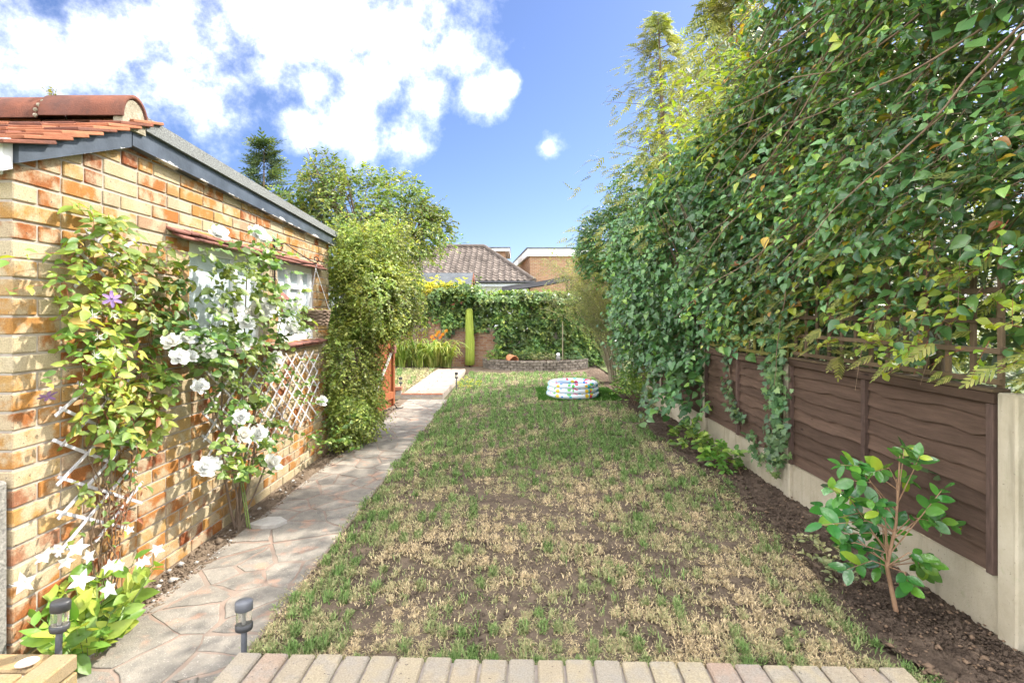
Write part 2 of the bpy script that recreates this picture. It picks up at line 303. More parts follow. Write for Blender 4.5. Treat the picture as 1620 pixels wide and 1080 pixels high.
# grass blades: colour from a per-blade colour attribute (dead straw or living green)
m, nt, n, l = nodes_of('grass')
at_ = n.new('ShaderNodeVertexColor'); at_.layer_name = 'tint'
p = n.new('ShaderNodeBsdfPrincipled'); p.inputs['Roughness'].default_value = .65; p.inputs['Specular IOR Level'].default_value = .25; l.new(at_.outputs['Color'], p.inputs['Base Color'])
tr = n.new('ShaderNodeBsdfTranslucent'); l.new(at_.outputs['Color'], tr.inputs['Color'])
mx = n.new('ShaderNodeMixShader'); mx.inputs[0].default_value = .25; l.new(p.outputs[0], mx.inputs[1]); l.new(tr.outputs[0], mx.inputs[2])
o = n.new('ShaderNodeOutputMaterial'); l.new(mx.outputs[0], o.inputs['Surface'])

# ------------------------------------------------------------------ object helpers
def link(o, parent=None):
    COL.objects.link(o)
    if parent is not None: o.parent = parent
    return o
def tag(o, label=None, cat=None, group=None, kind=None):
    if label: o['label'] = label
    if cat: o['category'] = cat
    if group: o['group'] = group
    if kind: o['kind'] = kind
    return o
def thing(name, label, cat, loc=(0, 0, 0), group=None):
    o = bpy.data.objects.new(name, None); o.empty_display_size = .1; o.location = loc; link(o); tag(o, label, cat, group); return o
def npmesh(name, V, Fs, mat, smooth=False, tint=None):
    """V (n,3); Fs list of (k-gon arrays (m,k))"""
    me = bpy.data.meshes.new(name)
    V = np.asarray(V, dtype=np.float32); me.vertices.add(len(V)); me.vertices.foreach_set('co', V.ravel())
    idx = np.concatenate([np.asarray(f, dtype=np.int32).ravel() for f in Fs]); tot = np.concatenate([np.full(len(f), f.shape[1], dtype=np.int32) for f in Fs])
    st = np.concatenate([[0], np.cumsum(tot)[:-1]]).astype(np.int32)
    me.loops.add(len(idx)); me.loops.foreach_set('vertex_index', idx)
    me.polygons.add(len(tot)); me.polygons.foreach_set('loop_start', st); me.polygons.foreach_set('loop_total', tot)
    if smooth: me.polygons.foreach_set('use_smooth', np.ones(len(tot), dtype=bool))
    me.update(calc_edges=True)
    if tint is not None:
        ca = me.color_attributes.new('tint', 'FLOAT_COLOR', 'POINT'); ca.data.foreach_set('color', np.asarray(tint, dtype=np.float32).ravel())
    if mat: me.materials.append(MATS[mat])
    return me
class MB:
    """collects simple shapes; build() links ONE mesh object"""
    def __init__(s): s.v = []; s.f = []; s.sm = []; s.uv = {}
    def add(s, vs, fs, smooth=False):
        b = len(s.v); s.v += [tuple(v) for v in vs]
        for f in fs: s.f.append(tuple(b + i for i in f)); s.sm.append(smooth)
    def box(s, x0, x1, y0, y1, z0, z1, c=0.0):
        if c <= 0:
            vs = [(x, y, z) for x in (x0, x1) for y in (y0, y1) for z in (z0, z1)]
            s.add(vs, [(0, 1, 3, 2), (4, 6, 7, 5), (0, 4, 5, 1), (2, 3, 7, 6), (0, 2, 6, 4), (1, 5, 7, 3)]); return
        me = chamfer_box(x0, x1, y0, y1, z0, z1, c); s.add(*me)
    def hexa(s, P): s.add(P, [(0, 3, 2, 1), (4, 5, 6, 7), (0, 1, 5, 4), (1, 2, 6, 5), (2, 3, 7, 6), (3, 0, 4, 7)])
    def tube(s, pts, rad, n=6, caps=True):
        pts = [Vector(p) for p in pts]; k = len(pts)
        if not hasattr(rad, '__len__'): rad = [rad] * k
        rings = []; prev = None
        for i, p in enumerate(pts):
            d = (pts[min(i + 1, k - 1)] - pts[max(i - 1, 0)]).normalized()
            ref = prev if prev is not None else (Vector((1, 0, 0)) if abs(d.x) < .8 else Vector((0, 1, 0)))
            a = (ref - d * ref.dot(d)).normalized(); b = d.cross(a); prev = a
            rings.append([p + (a * math.cos(2 * math.pi * j / n) + b * math.sin(2 * math.pi * j / n)) * rad[i] for j in range(n)])
        vs = [v for r in rings for v in r]; fs = []
        for i in range(k - 1):
            for j in range(n): fs.append((i * n + j, i * n + (j + 1) % n, (i + 1) * n + (j + 1) % n, (i + 1) * n + j))
        s.add(vs, fs, True)
        if caps: s.add(rings[0], [tuple(range(n))[::-1]]); s.add(rings[-1], [tuple(range(n))])
    def bar(s, a, b, w, t, up=(0, 0, 1)):
        """rectangular bar from a to b, w across, t along 'up'"""
        a = Vector(a); b = Vector(b); d = (b - a).normalized(); u = Vector(up); u = (u - d * u.dot(d)).normalized(); v = d.cross(u)
        P = [a + v * (i * w / 2) + u * (j * t / 2) for i, j in ((-1, -1), (1, -1), (1, 1), (-1, 1))] + [b + v * (i * w / 2) + u * (j * t / 2) for i, j in ((-1, -1), (1, -1), (1, 1), (-1, 1))]
        s.hexa(P)
    def lathe(s, prof, n=16, c=(0, 0, 0), sx=1, sy=1, caps=True):
        vs = []; fs = []; k = len(prof)
        for r, z in prof:
            for j in range(n):
                a = 2 * math.pi * j / n; vs.append((c[0] + r * sx * math.cos(a), c[1] + r * sy * math.sin(a), c[2] + z))
        for i in range(k - 1):
            for j in range(n): fs.append((i * n + j, i * n + (j + 1) % n, (i + 1) * n + (j + 1) % n, (i + 1) * n + j))
        s.add(vs, fs, True)
        if caps and prof[0][0] > 1e-5: s.add(vs[:n], [tuple(range(n))[::-1]])
        if caps and prof[-1][0] > 1e-5: s.add(vs[-n:], [tuple(range(n))])
    def prism(s, poly, z0, z1, c=0.0):
        n = len(poly); cx = sum(p[0] for p in poly) / n; cy = sum(p[1] for p in poly) / n
        if c > 0:
            ins = []
            for x, y in poly:
                d = math.hypot(x - cx, y - cy) or 1; ins.append((x - (x - cx) / d * c * 1.3, y - (y - cy) / d * c * 1.3))
            vs = [(x, y, z0) for x, y in poly] + [(x, y, z1 - c) for x, y in poly] + [(x, y, z1) for x, y in ins]
            fs = [(i, (i + 1) % n, n + (i + 1) % n, n + i) for i in range(n)] + [(n + i, n + (i + 1) % n, 2 * n + (i + 1) % n, 2 * n + i) for i in range(n)] + [tuple(range(2 * n, 3 * n))]
        else:
            vs = [(x, y, z0) for x, y in poly] + [(x, y, z1) for x, y in poly]
            fs = [(i, (i + 1) % n, n + (i + 1) % n, n + i) for i in range(n)] + [tuple(range(n, 2 * n)), tuple(range(n))[::-1]]
        s.add(vs, fs)
    def mesh(s, name, mat):
        me = bpy.data.meshes.new(name); me.from_pydata(s.v, [], s.f); me.polygons.foreach_set('use_smooth', s.sm); me.materials.append(MATS[mat]); me.update(); return me
    def build(s, name, mat, parent=None, loc=None):
        o = bpy.data.objects.new(name, s.mesh(name, mat)); link(o, parent)
        if loc is not None: o.location = loc
        elif parent is not None: o.matrix_parent_inverse = Matrix.Translation(parent.location).inverted()
        return o
def chamfer_box(x0, x1, y0, y1, z0, z1, c):
    vs = []; idx = {}
    for i, (x, sx) in enumerate(((x0, 1), (x1, -1))):
        for j, (y, sy) in enumerate(((y0, 1), (y1, -1))):
            for k, (z, sz) in enumerate(((z0, 1), (z1, -1))):
                for ax in range(3):
                    p = [x + sx * c, y + sy * c, z + sz * c]; p[ax] = (x, y, z)[ax]; idx[i, j, k, ax] = len(vs); vs.append(tuple(p))
    fs = []
    q = ((0, 0), (1, 0), (1, 1), (0, 1))
    for s_ in (0, 1):
        f = [idx[s_, a, b, 0] for a, b in q]; fs.append(tuple(f if s_ else f[::-1]))
        f = [idx[a, s_, b, 1] for a, b in q]; fs.append(tuple(f[::-1] if s_ else f))
        f = [idx[a, b, s_, 2] for a, b in q]; fs.append(tuple(f if s_ else f[::-1]))
    for a in (0, 1):
        for b in (0, 1):
            f = [idx[a, b, 0, 0], idx[a, b, 1, 0], idx[a, b, 1, 1], idx[a, b, 0, 1]]; fs.append(tuple(f if (a == b) else f[::-1]))
            f = [idx[a, 0, b, 0], idx[a, 1, b, 0], idx[a, 1, b, 2], idx[a, 0, b, 2]]; fs.append(tuple(f[::-1] if (a == b) else f))
            f = [idx[0, a, b, 1], idx[1, a, b, 1], idx[1, a, b, 2], idx[0, a, b, 2]]; fs.append(tuple(f if (a == b) else f[::-1]))
            for k in (0, 1):
                f = [idx[a, b, k, 0], idx[a, b, k, 1], idx[a, b, k, 2]]; fs.append(tuple(f if (a + b + k) % 2 else f[::-1]))
    return vs, fs
MESH_CACHE = {}
def piece(name, parent, size, loc, mat, c=.004, rot=None):
    """one box-shaped piece (brick, tile, slat): mesh shared between pieces of one size"""
    key = (mat, tuple(round(x, 3) for x in size), c)
    me = MESH_CACHE.get(key)
    if me is None:
        b = MB(); sx, sy, sz = [x / 2 for x in key[1]]; b.box(-sx, sx, -sy, sy, -sz, sz, c); me = MESH_CACHE[key] = b.mesh(name, mat)
    o = bpy.data.objects.new(name, me); link(o, parent)
    o.location = Vector(loc) - (parent.location if parent is not None else Vector())
    if rot is not None: o.rotation_euler = rot
    return o
def place(name, me, parent, M, label=None):
    o = bpy.data.objects.new(name, me); link(o, parent)
    o.matrix_basis = Matrix.Translation(-parent.location) @ M if parent is not None else M
    return o
def sn(P, sc, seed, oct=3):
    """cheap smooth noise in about -1..1 from summed sines"""
    r = np.random.default_rng(seed); P = np.asarray(P, dtype=float); out = np.zeros(P.shape[0]); amp = 1.0; tot = 0
    for o in range(oct):
        for k in range(4):
            d = r.normal(size=P.shape[1]); d /= np.linalg.norm(d); out += amp * np.sin((P @ d) * sc * (1.7 ** o) * r.uniform(.7, 1.4) + r.uniform(0, 6.28)) / 2.0
        tot += amp; amp *= .6
    return out / tot
def unit(a): return a / np.maximum(np.linalg.norm(a, axis=-1, keepdims=True), 1e-9)

# leaf templates: base at origin, tip at +Y, face up +Z
def tpl_oval(w=.5, fold=.10, droop=.10, belly=.42):
    V = [(0, 0, 0), (0, .35, -.01), (0, .7, -.03), (0, 1, -droop), (-w / 2, belly, fold), (-w * .38, .75, fold * .7), (w / 2, belly, fold), (w * .38, .75, fold * .7)]
    return np.array(V), [np.array([(0, 1, 4), (0, 6, 1), (2, 3, 5), (2, 7, 3)]), np.array([(1, 2, 5, 4), (1, 6, 7, 2)])]
def tpl_heart(w=.8):
    V = [(0, .06, 0), (0, .45, -.02), (0, 1, -.14), (-w * .3, -.04, .03), (-w / 2, .22, .06), (-w * .36, .58, .05), (w * .3, -.04, .03), (w / 2, .22, .06), (w * .36, .58, .05)]
    return np.array(V), [np.array([(0, 4, 3), (0, 6, 7), (1, 2, 5), (1, 8, 2)]), np.array([(0, 1, 5, 4), (0, 7, 8, 1)])]
def tpl_small(w=.55): return np.array([(0, 0, 0), (-w / 2, .5, .1), (0, 1, -.04), (w / 2, .5, .1)]), [np.array([(0, 2, 1), (0, 3, 2)])]
def tpl_ivy():
    out = [(0, .02), (.22, -.12), (.48, .05), (.30, .28), (.46, .55), (.20, .55), (0, 1.0), (-.20, .55), (-.46, .55), (-.30, .28), (-.48, .05), (-.22, -.12)]
    V = [(0, .3, .0)] + [(x, y, -.10 * abs(x) - (.08 if y > .8 else 0)) for x, y in out]; n = len(out)
    return np.array(V), [np.array([(0, 1 + i, 1 + (i + 1) % n) for i in range(n)])]
def tpl_frond(k=7):
    V = []; Fq = []
    for i in range(k):
        t = i / (k - 1)
        for s in ((-1, 1) if i < k - 1 else (0,)):
            L = .42 * (1 - .65 * t); b = Vector((0, t * .78, -.12 * t * t)); d = Vector((s * .75, .8, -.15)).normalized() * L; w = Vector((-d.y, d.x, 0)).normalized() * .038
            q = len(V); V += [b - w, b + w, b + d * .7 + w * .9, b + d, b + d * .7 - w * .9]; Fq += [(q, q + 4, q + 2, q + 1), ]
            Fq += [(q + 4, q + 3, q + 2, q + 2)]
    q = len(V); V += [Vector((-.016, 0, 0)), Vector((.016, 0, 0)), Vector((.01, .8, -.12)), Vector((-.01, .8, -.12))]
    quads = [f for f in Fq if len(set(f)) == 4] + [(q, q + 1, q + 2, q + 3)]; tris = [f[:3] for f in Fq if len(set(f)) == 3]
    return np.array([tuple(v) for v in V]), [np.array(quads), np.array(tris)]
TPL = {'oval': tpl_oval(), 'narrow': tpl_oval(.32, .06, .16), 'round': tpl_oval(.66, .09, .10, .46), 'heart': tpl_heart(), 'small': tpl_small(), 'ivy': tpl_ivy(), 'frond': tpl_frond(), 'frond_small': tpl_frond(5), 'sliver': tpl_small(.34), 'wide': tpl_small(.85), 'petal': tpl_oval(.8, .14, -.12, .6),
       'camellia': tpl_oval(.56, .06, .12, .45)}
def tpl_fine(w, prof, fold=.09, droop=.12, base=0.0):
    k = len(prof); V = [(0, base, 0)]; F3 = []; F4 = []
    for t, q in prof: V += [(0, t, -droop * t * t), (-w / 2 * q, t + (.0 if t > .2 else base), fold * q - droop * t * t), (w / 2 * q, t + (.0 if t > .2 else base), fold * q - droop * t * t)]
    V.append((0, 1, -droop)); tip = len(V) - 1
    F3 += [(0, 1, 2), (0, 3, 1), (1 + 3 * (k - 1), tip, 2 + 3 * (k - 1)), (1 + 3 * (k - 1), 3 + 3 * (k - 1), tip)]
    for i in range(k - 1):
        a, b = 1 + 3 * i, 4 + 3 * i; F4 += [(a, b, b + 1, a + 1), (a, a + 2, b + 2, b)]
    return np.array(V, float), [np.array(F3), np.array(F4)]
TPL['round_fine'] = tpl_fine(.72, [(.10, .52), (.30, .93), (.52, 1.0), (.74, .74), (.90, .34)])
TPL['bramble'] = tpl_fine(.66, [(.09, .56), (.30, 1.0), (.55, .87), (.80, .42)], .15, .2)
TPL['oval_fine'] = tpl_fine(.52, [(.10, .5), (.28, .92), (.48, 1.0), (.70, .72), (.88, .32)])
TPL['heart_fine'] = tpl_fine(.84, [(.04, .66), (.20, 1.0), (.48, .84), (.76, .36)], .15, .2, base=.06)
TPL['camellia_fine'] = tpl_fine(.58, [(.10, .5), (.30, .92), (.54, 1.0), (.76, .76), (.91, .36)], .05)
LEAF_MESH = {}
def frames(nrm, tip):
    y = unit(tip); z = nrm - y * (nrm * y).sum(-1, keepdims=True); z = unit(z); x = np.cross(y, z); return np.stack([x, y, z], axis=-1)
def leaves(parent, tpl, mat, pos, nrm, tip, size, n_ind=0, name='leaf', rest='foliage', score=None, stuff=True):
    """the n_ind largest-looking leaves as parts of their own, the rest joined"""
    pos = np.asarray(pos); V, Fs = TPL[tpl]; Rm = frames(nrm, tip); N = len(pos)
    if score is None: score = size / np.linalg.norm(pos - np.array([0, 0, EYE]), axis=1)
    order = np.argsort(-score); ind = order[:n_ind]; oth = order[n_ind:]
    key = (tpl, mat)
    if len(ind) and key not in LEAF_MESH: LEAF_MESH[key] = npmesh(name, V, Fs, mat, True)
    pl = parent.location
    for i in ind:
        M = Matrix([[*(Rm[i, r] * size[i]), pos[i, r] - pl[r]] for r in range(3)] + [[0, 0, 0, 1]])
        o = bpy.data.objects.new(name, LEAF_MESH[key]); link(o, parent); o.matrix_basis = M
    if len(oth):
        W = np.einsum('nij,vj->nvi', Rm[oth], V) * size[oth][:, None, None] + (pos[oth] - np.array(pl))[:, None, :]
        k = len(V); off = (np.arange(len(oth)) * k)[:, None, None]
        me = npmesh(rest, W.reshape(-1, 3), [(f[None] + off).reshape(-1, f.shape[1]) for f in Fs], mat, True)
        o = bpy.data.objects.new(rest, me); link(o, parent)
        if stuff and len(oth) > 40: o['kind'] = 'stuff'
        return o
def stems_mesh(parent, lines, rad, mat, name='stems', taper=.5):
    """lines (S,k,3) thin three-sided shoots, joined"""
    L = np.asarray(lines); S, k, _ = L.shape; d = unit(np.gradient(L, axis=1)); ref = np.where(np.abs(d[..., 2:3]) < .9, np.array([0, 0, 1.]), np.array([1., 0, 0])); a = unit(np.cross(d, ref)); b = np.cross(d, a)
    rr = np.broadcast_to(np.asarray(rad, dtype=float).reshape(-1, 1, 1), (S, 1, 1)) * np.linspace(1, taper, k)[None, :, None]
    rings = np.stack([L + (a * math.cos(t) + b * math.sin(t)) * rr for t in (0, 2.094, 4.189)], axis=2) - np.array(parent.location)
    V = rings.reshape(-1, 3); f = []
    for i in range(k - 1):
        for j in range(3): f.append((i * 3 + j, i * 3 + (j + 1) % 3, (i + 1) * 3 + (j + 1) % 3, (i + 1) * 3 + j))
    Fq = (np.array(f)[None] + (np.arange(S) * k * 3)[:, None, None]).reshape(-1, 4)
    o = bpy.data.objects.new(name, npmesh(name, V, [Fq], mat, True)); link(o, parent); o['kind'] = 'stuff'; return o
def sprays(C, D, L, n, size, droop=.25, out=None, jit=.5, upw=.7, side=.8, rng=RNG):
    """n leaves along each shoot starting at C towards D"""
    S = len(C); D = unit(D); t = (np.arange(n) + rng.uniform(.2, .8, (S, n))) / n; L = np.broadcast_to(L, (S,))
    down = np.array([0, 0, -1.])
    P = C[:, None] + D[:, None] * (L[:, None] * t)[..., None] + down * (droop * L[:, None] * t * t)[..., None]
    Dl = unit(D[:, None] + down * (2 * droop * t)[..., None])
    sd = unit(np.cross(Dl, np.array([0, 0, 1.]) + .01)); sg = np.where(np.arange(n) % 2 == 0, 1., -1.)[None, :, None]
    tip = unit(Dl * .65 + sd * sg * side + rng.normal(0, .3, (S, n, 3)) + down * .15)
    o = np.zeros(3) if out is None else np.asarray(out)
    nrm = unit(np.array([0, 0, 1.]) * upw + o + rng.normal(0, jit, (S, n, 3)) * .8)
    sz = size * np.clip(rng.lognormal(-.06, .32, (S, n)), .4, 1.5)
    tt = np.linspace(0, 1, 3); ST = C[:, None] + D[:, None] * (L[:, None] * tt)[..., None] + down * (droop * L[:, None] * tt * tt)[..., None]
    return P.reshape(-1, 3), nrm.reshape(-1, 3), tip.reshape(-1, 3), sz.ravel(), ST
def in_poly(x, y, poly):
    ins = np.zeros(len(x), dtype=bool); n = len(poly); j = n - 1
    for i in range(n):
        xi, yi = poly[i]; xj, yj = poly[j]
        ins ^= ((yi > y) != (yj > y)) & (x < (xj - xi) * (y - yi) / (yj - yi + 1e-12) + xi); j = i
    return ins
def sample_poly(poly, n, rng=RNG):
    p = np.array(poly); out = np.zeros((0, 2))
    while len(out) < n:
        q = rng.uniform(p.min(0), p.max(0), (n * 3, 2)); out = np.vstack([out, q[in_poly(q[:, 0], q[:, 1], poly)]])
    return out[:n]
def wall_pts(poly_px, n, X):
    pw = [(lambda v: (v.y, v.z))(onwall(x, y, X)) for x, y in poly_px]; return sample_poly(pw, n)

# ================================================================== THE SETTING
def sheet(name, x0, x1, y0, y1, z, nx, ny, mat, amp=0, sc=3, seed=1, kind='structure', edge=None, fine=0):
    xs = np.linspace(x0, x1, nx + 1); ys = np.linspace(y0, y1, ny + 1); X, Y = np.meshgrid(xs, ys); P = np.stack([X.ravel(), Y.ravel()], 1)
    Z = np.full(len(P), z) + (amp * sn(P, sc, seed, 4) if amp else 0) + (fine * RNG.uniform(-1, 1, len(P)) if fine else 0)
    if edge: P[:, 0] += edge(P[:, 0], P[:, 1])
    V = np.column_stack([P, Z]); i = np.arange(nx * ny); a = (i // nx) * (nx + 1) + i % nx
    o = bpy.data.objects.new(name, npmesh(name, V, [np.stack([a, a + 1, a + nx + 2, a + nx + 1], 1)], mat, True)); link(o); o['kind'] = kind; return o
WX = -2.15                                            # garden face of the garage
sheet('ground', -220, 220, -60, 500, -.03, 40, 40, 'far_ground')
sheet('lawn', -1.32, 2.02, 1.9, 15.2, .0, 90, 300, 'lawn_soil', .012, 3.0, 5, fine=.007)
sheet('left_lawn', -6.0, -2.06, 9.62, 15.2, .085, 40, 50, 'lawn_soil', .008, 2.5, 6)
sheet('soil_bed', 1.80, 2.36, 1.4, 14.9, .012, 40, 700, 'soil', .022, 4.0, 8, fine=.012, edge=lambda x, y: np.where(x < 1.9, .09 * np.sin(y * 1.7) + .05 * np.sin(y * 4.3) + .05, 0))
sheet('soil_strip', -2.16, -1.9, 1.7, 9.35, .004, 20, 340, 'dry_soil', .010, 6.0, 9, fine=.006)
sheet('bare_earth', -2.4, 2.9, 13.45, 15.1, .012, 40, 20, 'dry_soil', .012, 3.0, 10)
sheet('neighbour_ground', 2.36, 12, .2, 30, .05, 10, 30, 'far_ground')

# crazy-paved path: irregular stones set in reddish mortar
path = sheet('path', -1.985, -1.245, 1.60, 9.36, .008, 10, 120, 'path_joint', .001, 5, 12)
def clip(poly, a, b, c):
    out = []; n = len(poly)
    for i in range(n):
        p, q = poly[i], poly[(i + 1) % n]; dp = a * p[0] + b * p[1] - c; dq = a * q[0] + b * q[1] - c
        if dp <= 0: out.append(p)
        if dp * dq < 0: t = dp / (dp - dq); out.append((p[0] + (q[0] - p[0]) * t, p[1] + (q[1] - p[1]) * t))
    return out
def crazy(parent, x0, x1, y0, y1, n, gap, z, seed, mat='paving', pale=0):
    r = random.Random(seed); S = []
    tries = 0
    while len(S) < n and tries < 9000:
        tries += 1; p = (r.uniform(x0, x1), r.uniform(y0, y1)); 
        if all(math.hypot(p[0] - q[0], (p[1] - q[1])) > .42 * math.sqrt((x1 - x0) * (y1 - y0) / n) for q in S): S.append(p)
    for i, p in enumerate(S):
        c = [(x0, y0), (x1, y0), (x1, y1), (x0, y1)]
        for j, q in enumerate(S):
            if i == j: continue
            dx, dy = q[0] - p[0], q[1] - p[1]; d = math.hypot(dx, dy)
            if d > 1.4: continue
            c = clip(c, dx / d, dy / d, (p[0] + q[0]) / 2 * dx / d + (p[1] + q[1]) / 2 * dy / d - gap * r.uniform(.5, 1.7))
            if len(c) < 3: break
        if len(c) < 3: continue
        cc = []
        for q in range(len(c)):
            (xa, ya), (xb, yb) = c[q], c[(q + 1) % len(c)]; m_ = max(1, int(math.hypot(xb - xa, yb - ya) / .05))
            for w_ in range(m_): t_ = w_ / m_; cc.append((xa + (xb - xa) * t_ + r.uniform(-.007, .007), ya + (yb - ya) * t_ + r.uniform(-.007, .007)))
        b = MB(); b.prism(cc, z - .012, z + .0035 + r.uniform(-.001, .002), .002); b.build('paving_stone', 'paving_pale' if r.random() < pale else mat, parent)
crazy(path, -1.975, -1.26, 1.62, 9.34, 88, .010, .008, 4, pale=0)
b = MB(); P0 = onground(425, 832)
b.prism([(P0.x + x * .16, P0.y + y * .14) for x, y in ((-.75, -.35), (-.1, -.6), (.55, -.45), (.8, .15), (.35, .6), (-.3, .55))], .0, .045, .008)
o = b.build('loose_flagstone', 'paving_pale'); tag(o, 'pale loose flagstone lying on the path edge by the rose stem', 'stone')

# raised far path of paving slabs behind a brick step
rpath = MB(); rpath.box(-2.13, -1.36, 9.36, 13.6, -.02, .085); rpath = rpath.build('raised_path', 'mortar_dark'); rpath['kind'] = 'structure'
yy = 9.47
k = 0
while yy < 13.4:
    d = .30; w = .37 if k % 2 else .25
    for x0, x1 in ((-2.12, -2.12 + w), (-2.11 + w, -1.37)):
        piece('paving_slab', rpath, (round(x1 - x0 - .012, 2), d - .014, .05), ((x0 + x1) / 2, yy + d / 2, .076 + random.uniform(-.003, .003)), 'slab', .005)
    yy += d; k += 1
for i in range(4): piece('step_brick', rpath, (.18, .1, .065), (-2.035 + i * .192, 9.412, .076), 'red_brick', .006)
for i in range(4): piece('step_brick', rpath, (.18, .09, .06), (-2.035 + i * .192, 9.40, .01), 'edging_brick', .006)

# patio with its row of edging bricks, one step above the lawn
PZ = .21
patio = MB(); patio.hexa([(-1.10, .2, -.02), (1.5, .2, -.02), (1.49, 1.955, -.02), (-1.10, 2.045, -.02), (-1.10, .2, PZ - .012), (1.5, .2, PZ - .012), (1.49, 1.955, PZ - .012), (-1.10, 2.045, PZ - .012)])
patio = patio.build('patio', 'mortar_dark'); patio['kind'] = 'structure'
nb = 24
for i in range(nb):
    t = (i + .5) / nb; x = -1.135 + t * 2.64; y = 2.062 - t * .09
    for row in range(2):
        o = piece('edging_brick', patio, (.100, .215, .065), (x + random.uniform(-.002, .002), y - .108 - row * .226 + random.uniform(-.004, .004), PZ - .03 + random.uniform(-.003, .003)), 'edging_brick', .007, (random.uniform(-.012, .012), random.uniform(-.012, .012), -.034 + random.uniform(-.015, .015)))

# low brick block beside the path at the garage corner
blk = thing('low_brick_wall', 'low yellow brick wall end at the garage corner with a shell on top', 'brick wall', (-2.0, 1.95, 0))
b = MB(); b.box(-2.6, -1.79, 1.45, 2.045, -.01, PZ - .02); b.build('core', 'mortar', blk)
rr = random.Random(3)
for kz in range(3):
    z = .035 + kz * .07
    for i in range(3): piece('brick', blk, (.102, .20, .062), (-1.825, 1.96 - i * .212, z), 'yellow_brick', .006, (0, 0, rr.uniform(-.01, .01)))
    for i in range(3): piece('brick', blk, (.215, .102, .062), (-1.99 - i * .225, 2.01, z), 'yellow_brick', .006, (0, 0, rr.uniform(-.01, .01)))
for j in range(3):
    for i in range(3): piece('brick', blk, (.215, .102, .062), (-1.995 - i * .226 - (.1 if j % 2 else 0), 1.896 - j * .113, .176), 'yellow_brick', .006, (0, 0, rr.uniform(-.01, .01)))
b = MB(); b.lathe([(.0001, -.012), (.018, -.011), (.028, -.004), (.03, .002), (.024, .010), (.012, .015), (.0001, .017)], 14, (0, 0, 0), 1.25, .8)
p0 = at(43, 1047, 1.98); o = b.build('shell', 'shell', loc=(p0.x, p0.y, PZ + .014)); o.rotation_euler = (0, 0, .6); tag(o, 'small pale pink shell on the low brick wall', 'shell')
b = MB(); b.box(-2.45, -2.156, 2.05, 2.163, -.01, .875, .012); o = b.build('concrete_pier', 'pebbledash'); tag(o, 'rough grey pebbledash pier against the garage corner', 'pier')

# ------------------------------------------------------------------ grass
def grass(name, x0, x1, y0, y1, n, z, seed, keep, label, green=lambda P: np.zeros(len(P))):
    r = np.random.default_rng(seed)
    # even density on the picture: more blades per square metre close by
    u = r.uniform(0, 1, n); y = 1 / (1 / y0 + u * (1 / y1 - 1 / y0)); x = r.uniform(x0, x1, n); P = np.column_stack([x, y])
    tuft = r.uniform(0, 1, n) < .6
    cell = np.floor(P / (.05 + .012 * P[:, 1:2])); h = np.modf(np.sin(cell @ np.array([127.1, 311.7])) * 43758.5)[0]; h2 = np.modf(np.sin(cell @ np.array([269.5, 183.3])) * 43758.5)[0]
    ctr = (cell + .5 + .4 * np.column_stack([h, h2])) * (.05 + .012 * P[:, 1:2])
    P = np.where(tuft[:, None], ctr + (P - ctr) * .55, P)
    k = keep(P, r); P = P[k]; n = len(P); y = P[:, 1]; hh = np.abs(h[k])
    tg = (np.abs(h2[k]) > .62) * tuft[k]; g = np.clip(.34 + .75 * green(P) + .55 * tg + r.normal(0, .2, n), 0, 1)
    straw = np.array([.63, .50, .30]) * (r.uniform(.4, 1.35, n)[:, None]); grn = np.array([.17, .275, .08]) * (r.uniform(.5, 1.5, n)[:, None])
    colr = straw * (1 - g[:, None]) + grn * g[:, None]
    L = r.uniform(.010, .034, n) * (.62 + .5 * g + .15 * tuft[k]) * (1 + .05 * y); w = .0013 + .0006 * y
    a = r.uniform(0, 6.283, n); lean = r.uniform(.35, 1.5, n) + (1 - g) * .6
    d = np.column_stack([np.cos(a), np.sin(a)]); sd = np.column_stack([-d[:, 1], d[:, 0]]) * w[:, None]
    z0 = np.full(n, z - .004)
    b0 = np.column_stack([P - sd, z0]); b1 = np.column_stack([P + sd, z0])
    m = P + d * (L * .45 * np.sin(lean * .6))[:, None]; mz = z + L * .55 * np.cos(lean * .6)
    m0 = np.column_stack([m - sd * .8, mz]); m1 = np.column_stack([m + sd * .8, mz])
    t = m + d * (L * .55 * np.sin(lean))[:, None]; tz = mz + L * .45 * np.cos(lean)
    T = np.column_stack([t, np.maximum(tz, z + .003)])
    V = np.stack([b0, b1, m1, m0, T], 1).reshape(-1, 3); o5 = (np.arange(n) * 5)[:, None]
    tint = np.repeat(np.column_stack([colr, np.ones(n)]), 5, axis=0)
    me = npmesh(name, V, [np.array([[0, 1, 2, 3]]) + o5, np.array([[3, 2, 4]]) + o5], 'grass', True, tint)
    o = bpy.data.objects.new(name, me); link(o); tag(o, label, 'grass', kind='stuff'); return o
def bare(P):      # >0 where the lawn is worn to soil
    near = np.exp(-((P[:, 1] - 3.3) / 1.7) ** 2) * np.exp(-((P[:, 0] - .15) / 1.35) ** 2)
    return sn(P, 4.1, 21, 3) * .5 + sn(P, 13, 22, 2) * .85 + sn(P, 31, 23, 2) * .5 + near * .80 - .60
def keep_lawn(P, r):
    edge_r = 1.86 + .09 * np.sin(P[:, 1] * 1.7 + .4) + .05 * np.sin(P[:, 1] * 4.3) + r.normal(0, .035, len(P))
    edge_l = -1.265 + r.normal(0, .018, len(P)) - .02 * np.sin(P[:, 1] * 5)
    k = (P[:, 0] < edge_r) & (P[:, 0] > edge_l) & (P[:, 1] < 13.7 + .15 * np.sin(P[:, 0] * 3))
    k &= r.uniform(0, 1, len(P)) > np.clip(bare(P) * 3.0, 0, .90)
    return k
